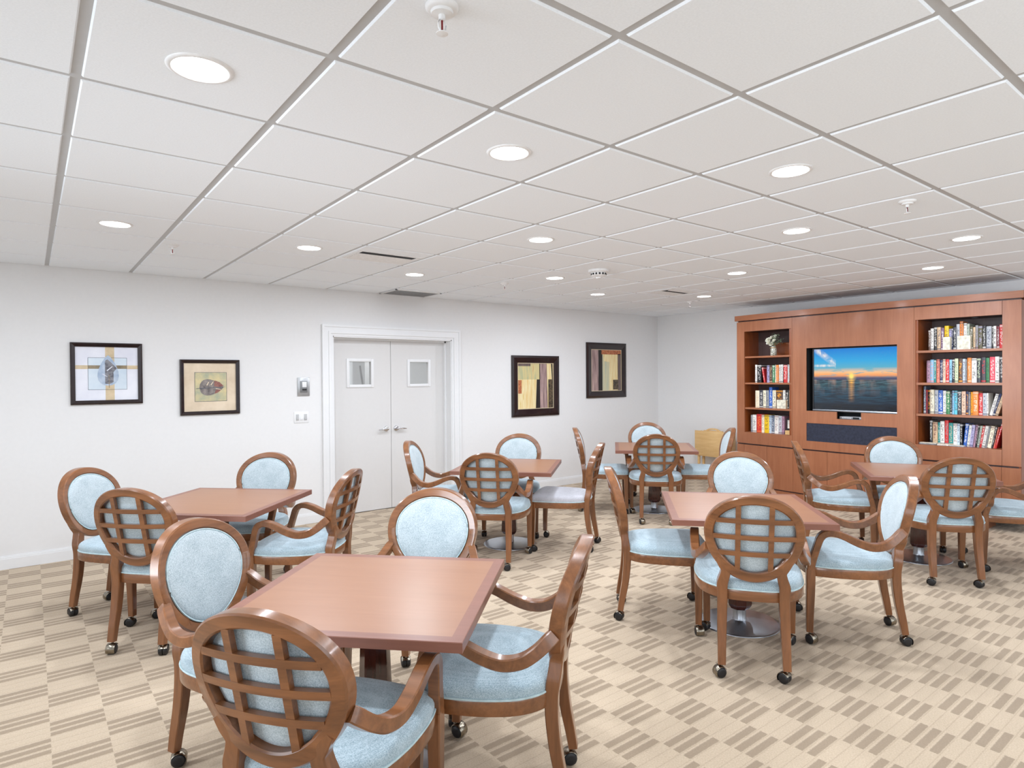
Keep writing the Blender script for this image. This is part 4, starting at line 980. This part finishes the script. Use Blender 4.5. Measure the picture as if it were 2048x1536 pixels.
P_MAT1 = paper('pale_mat', (218, 220, 232), (232, 234, 242), 4); P_TANB = paper('tan_band', (196, 176, 140), (214, 194, 160), 12); P_BLUE = paper('pale_blue_paper', (196, 212, 226), (212, 224, 234), 6)
P_LEAF = paper('grey_leaf', (74, 74, 84), (136, 136, 142), 40); P_LEAFB = paper('blue_leaf', (150, 170, 196), (186, 200, 216), 20); P_LINE = plain('ink_line', (60, 70, 86), 0.5); P_DTAN = paper('dark_tan', (120, 106, 80), (150, 132, 100), 20)
S = 0.085
picture('framed_leaf_print', 'dark-framed print of an upright leaf on white with tan bands, leftmost picture', 0.281, 0.822, 1.338, 1.882, 0.036,
    [(1, 1, rect(0.47, 0, 0.615, 1)), (1, 1, rect(0, 0.345, 1, 0.415)), (2, 5, rect(0.195, 0.20, 0.82, 0.805)), (3, 2, rect(0.20, 0.206, 0.815, 0.799)), (4, 1, rect(0.47, 0.206, 0.615, 0.799)), (4, 6, rect(0.20, 0.345, 0.815, 0.41)),
     (5, 4, leafshape(0.515, 0.47, 0.26, 0.165, -90)), (6, 3, [(0.465, 0.69), (0.465, 0.26), (0.505, 0.23), (0.60, 0.33), (0.655, 0.40), (0.60, 0.47), (0.60, 0.66), (0.53, 0.70)]), (7, 0, [(0.49, 0.44), (0.58, 0.36), (0.585, 0.372), (0.50, 0.452)]), (7, 0, [(0.42, 0.50), (0.50, 0.555), (0.498, 0.565), (0.42, 0.512)]), (7, 6, rect(0.523, 0.52, 0.532, 0.77))],
    [P_MAT1, P_TANB, P_BLUE, P_LEAF, P_LEAFB, P_LINE, P_DTAN])
P_MAT2 = paper('beige_mat', (206, 186, 158), (224, 206, 180), 5); P_OLD = paper('aged_paper', (160, 164, 138), (208, 192, 142), 9); P_RUST = paper('rust_patch', (110, 50, 44), (150, 96, 80), 50)
picture('framed_leaf_print', 'dark-framed print of a sideways brown leaf on beige mat', 1.129, 1.663, 1.210, 1.743, 0.034,
    [(1, 3, rect(0.20, 0.19, 0.82, 0.80)), (2, 1, rect(0.208, 0.198, 0.812, 0.792)), (3, 2, leafshape(0.50, 0.505, 0.21, 0.165, 0)), (4, 4, [(0.58, 0.36), (0.68, 0.40), (0.76, 0.48), (0.66, 0.50), (0.57, 0.48)]), (4, 4, [(0.60, 0.56), (0.72, 0.55), (0.64, 0.62), (0.58, 0.64)]),
     (5, 0, [(0.42, 0.46), (0.46, 0.39), (0.475, 0.395), (0.44, 0.47)]), (5, 0, [(0.50, 0.45), (0.55, 0.38), (0.565, 0.385), (0.52, 0.46)]), (5, 0, [(0.60, 0.52), (0.70, 0.55), (0.70, 0.56), (0.60, 0.535)]), (6, 3, [(0.23, 0.522), (0.78, 0.498), (0.78, 0.504), (0.23, 0.532)])],
    [P_MAT2, P_OLD, paper('brown_leaf', (86, 78, 76), (140, 130, 124), 30), P_LINE, P_RUST])
P_CR = streak('ochre_wash', (226, 196, 134), (236, 222, 176), (214, 180, 90)); P_GRN = streak('green_wash', (176, 178, 140), (212, 196, 140), (190, 150, 110)); P_MV = streak('mauve_streaks', (128, 104, 104), (176, 150, 146), (206, 176, 162)); P_BK = streak('black_bar', (24, 22, 22), (44, 38, 36)); P_RS = paper('rust_scroll', (126, 56, 30), (206, 130, 84), 60); P_GR2 = streak('grey_brown', (88, 74, 72), (112, 96, 92))
P_SC = paper('black_scroll', (18, 16, 16), (104, 88, 66), 50)
picture('framed_abstract', 'black-framed abstract in ochre and mauve with a rust scroll at left edge', 5.108, 5.955, 1.014, 1.846, 0.10,
    [(1, 1, rect(0, 0.0, 0.60, 0.36)), (2, 5, rect(0, 0.0, 0.36, 0.07)), (1, 0, rect(0, 0.36, 0.50, 1)), (2, 4, rect(0.0, 0.37, 0.115, 0.66)), (2, 3, [(0.53, 0.36), (0.62, 0.36), (0.62, 1), (0.50, 1)]), (2, 2, [(0.62, 0), (0.81, 0), (0.84, 1), (0.61, 1)]), (3, 3, rect(0.605, 0, 0.625, 0.36)),
     (2, 0, [(0.81, 0), (0.94, 0), (0.97, 0.36), (0.85, 0.36), (0.85, 1), (0.83, 1)]), (3, 3, [(0.935, 0), (0.975, 0), (0.985, 0.36), (0.96, 0.36)]), (3, 6, rect(0.855, 0.36, 1, 1))], [P_CR, P_GRN, P_MV, P_BK, P_RS, P_GR2, P_SC], True)
picture('framed_abstract', 'black-framed abstract with a rust band on top, nearest the room corner', 6.505, 7.362, 1.233, 2.061, 0.10,
    [(1, 2, rect(0, 0, 0.25, 1)), (2, 3, rect(0.24, 0, 0.37, 1)), (1, 1, rect(0.36, 0.12, 0.66, 1)), (2, 0, rect(0.60, 0.12, 0.90, 1)), (3, 0, [(0.40, 0.12), (0.62, 0.12), (0.60, 0.30), (0.42, 0.28)]), (3, 4, rect(0.34, 0, 1, 0.115)), (3, 5, rect(0.88, 0.10, 0.99, 1)), (4, 6, rect(0.72, 0.73, 0.90, 0.97))],
    [P_CR, streak('sage_wash', (184, 190, 168), (208, 200, 164), (220, 206, 150)), P_MV, P_BK, P_RS, P_GR2, P_SC], True)

# ------------------------------------------------------------------ switches
t = thing('light_switches', 'white three-rocker light switch plate left of the doors', 'light switch', (2.205, ROOM_Y1, 1.083))
bm = new(); box(bm, 0, 0.156, -0.006, 0, 0, 0.118, 0, 0.002); finish('switch_plate', bm, M_TRIM, t, 30)
for k, m_ in enumerate((M_GRID, M_TRIM, M_GRID)):
    bm = new(); x = 0.019+k*0.043; box(bm, x, x+0.031, -0.0085, -0.004, 0.026, 0.092, 0, 0.001); box(bm, x+0.005, x+0.026, -0.0125, -0.008, 0.032, 0.058, 0, 0.001)
    finish('rocker', bm, m_, t, 30)
t = thing('wall_control', 'steel-framed wall control with a white rocker above the light switches', 'wall control', (2.243, ROOM_Y1, 1.368))
bm = new(); box(bm, 0, 0.130, -0.012, 0, 0, 0.196, 0, 0.004); finish('cover_plate', bm, plain('satin_plate', (176, 178, 180), 0.3, 0.6), t, 30)
bm = new(); box(bm, 0.026, 0.104, -0.016, -0.010, 0.036, 0.160, 0, 0.002); finish('recess_panel', bm, plain('dim_plate', (128, 130, 132), 0.35, 0.4), t, 30)
bm = new(); box(bm, 0.046, 0.094, -0.022, -0.014, 0.092, 0.150, 0, 0.002); finish('rocker', bm, M_TRIM, t, 30)
bm = new(); box(bm, 0.048, 0.094, -0.020, -0.014, 0.060, 0.074, 0, 0.001); finish('slot', bm, M_DARK, t, 0)
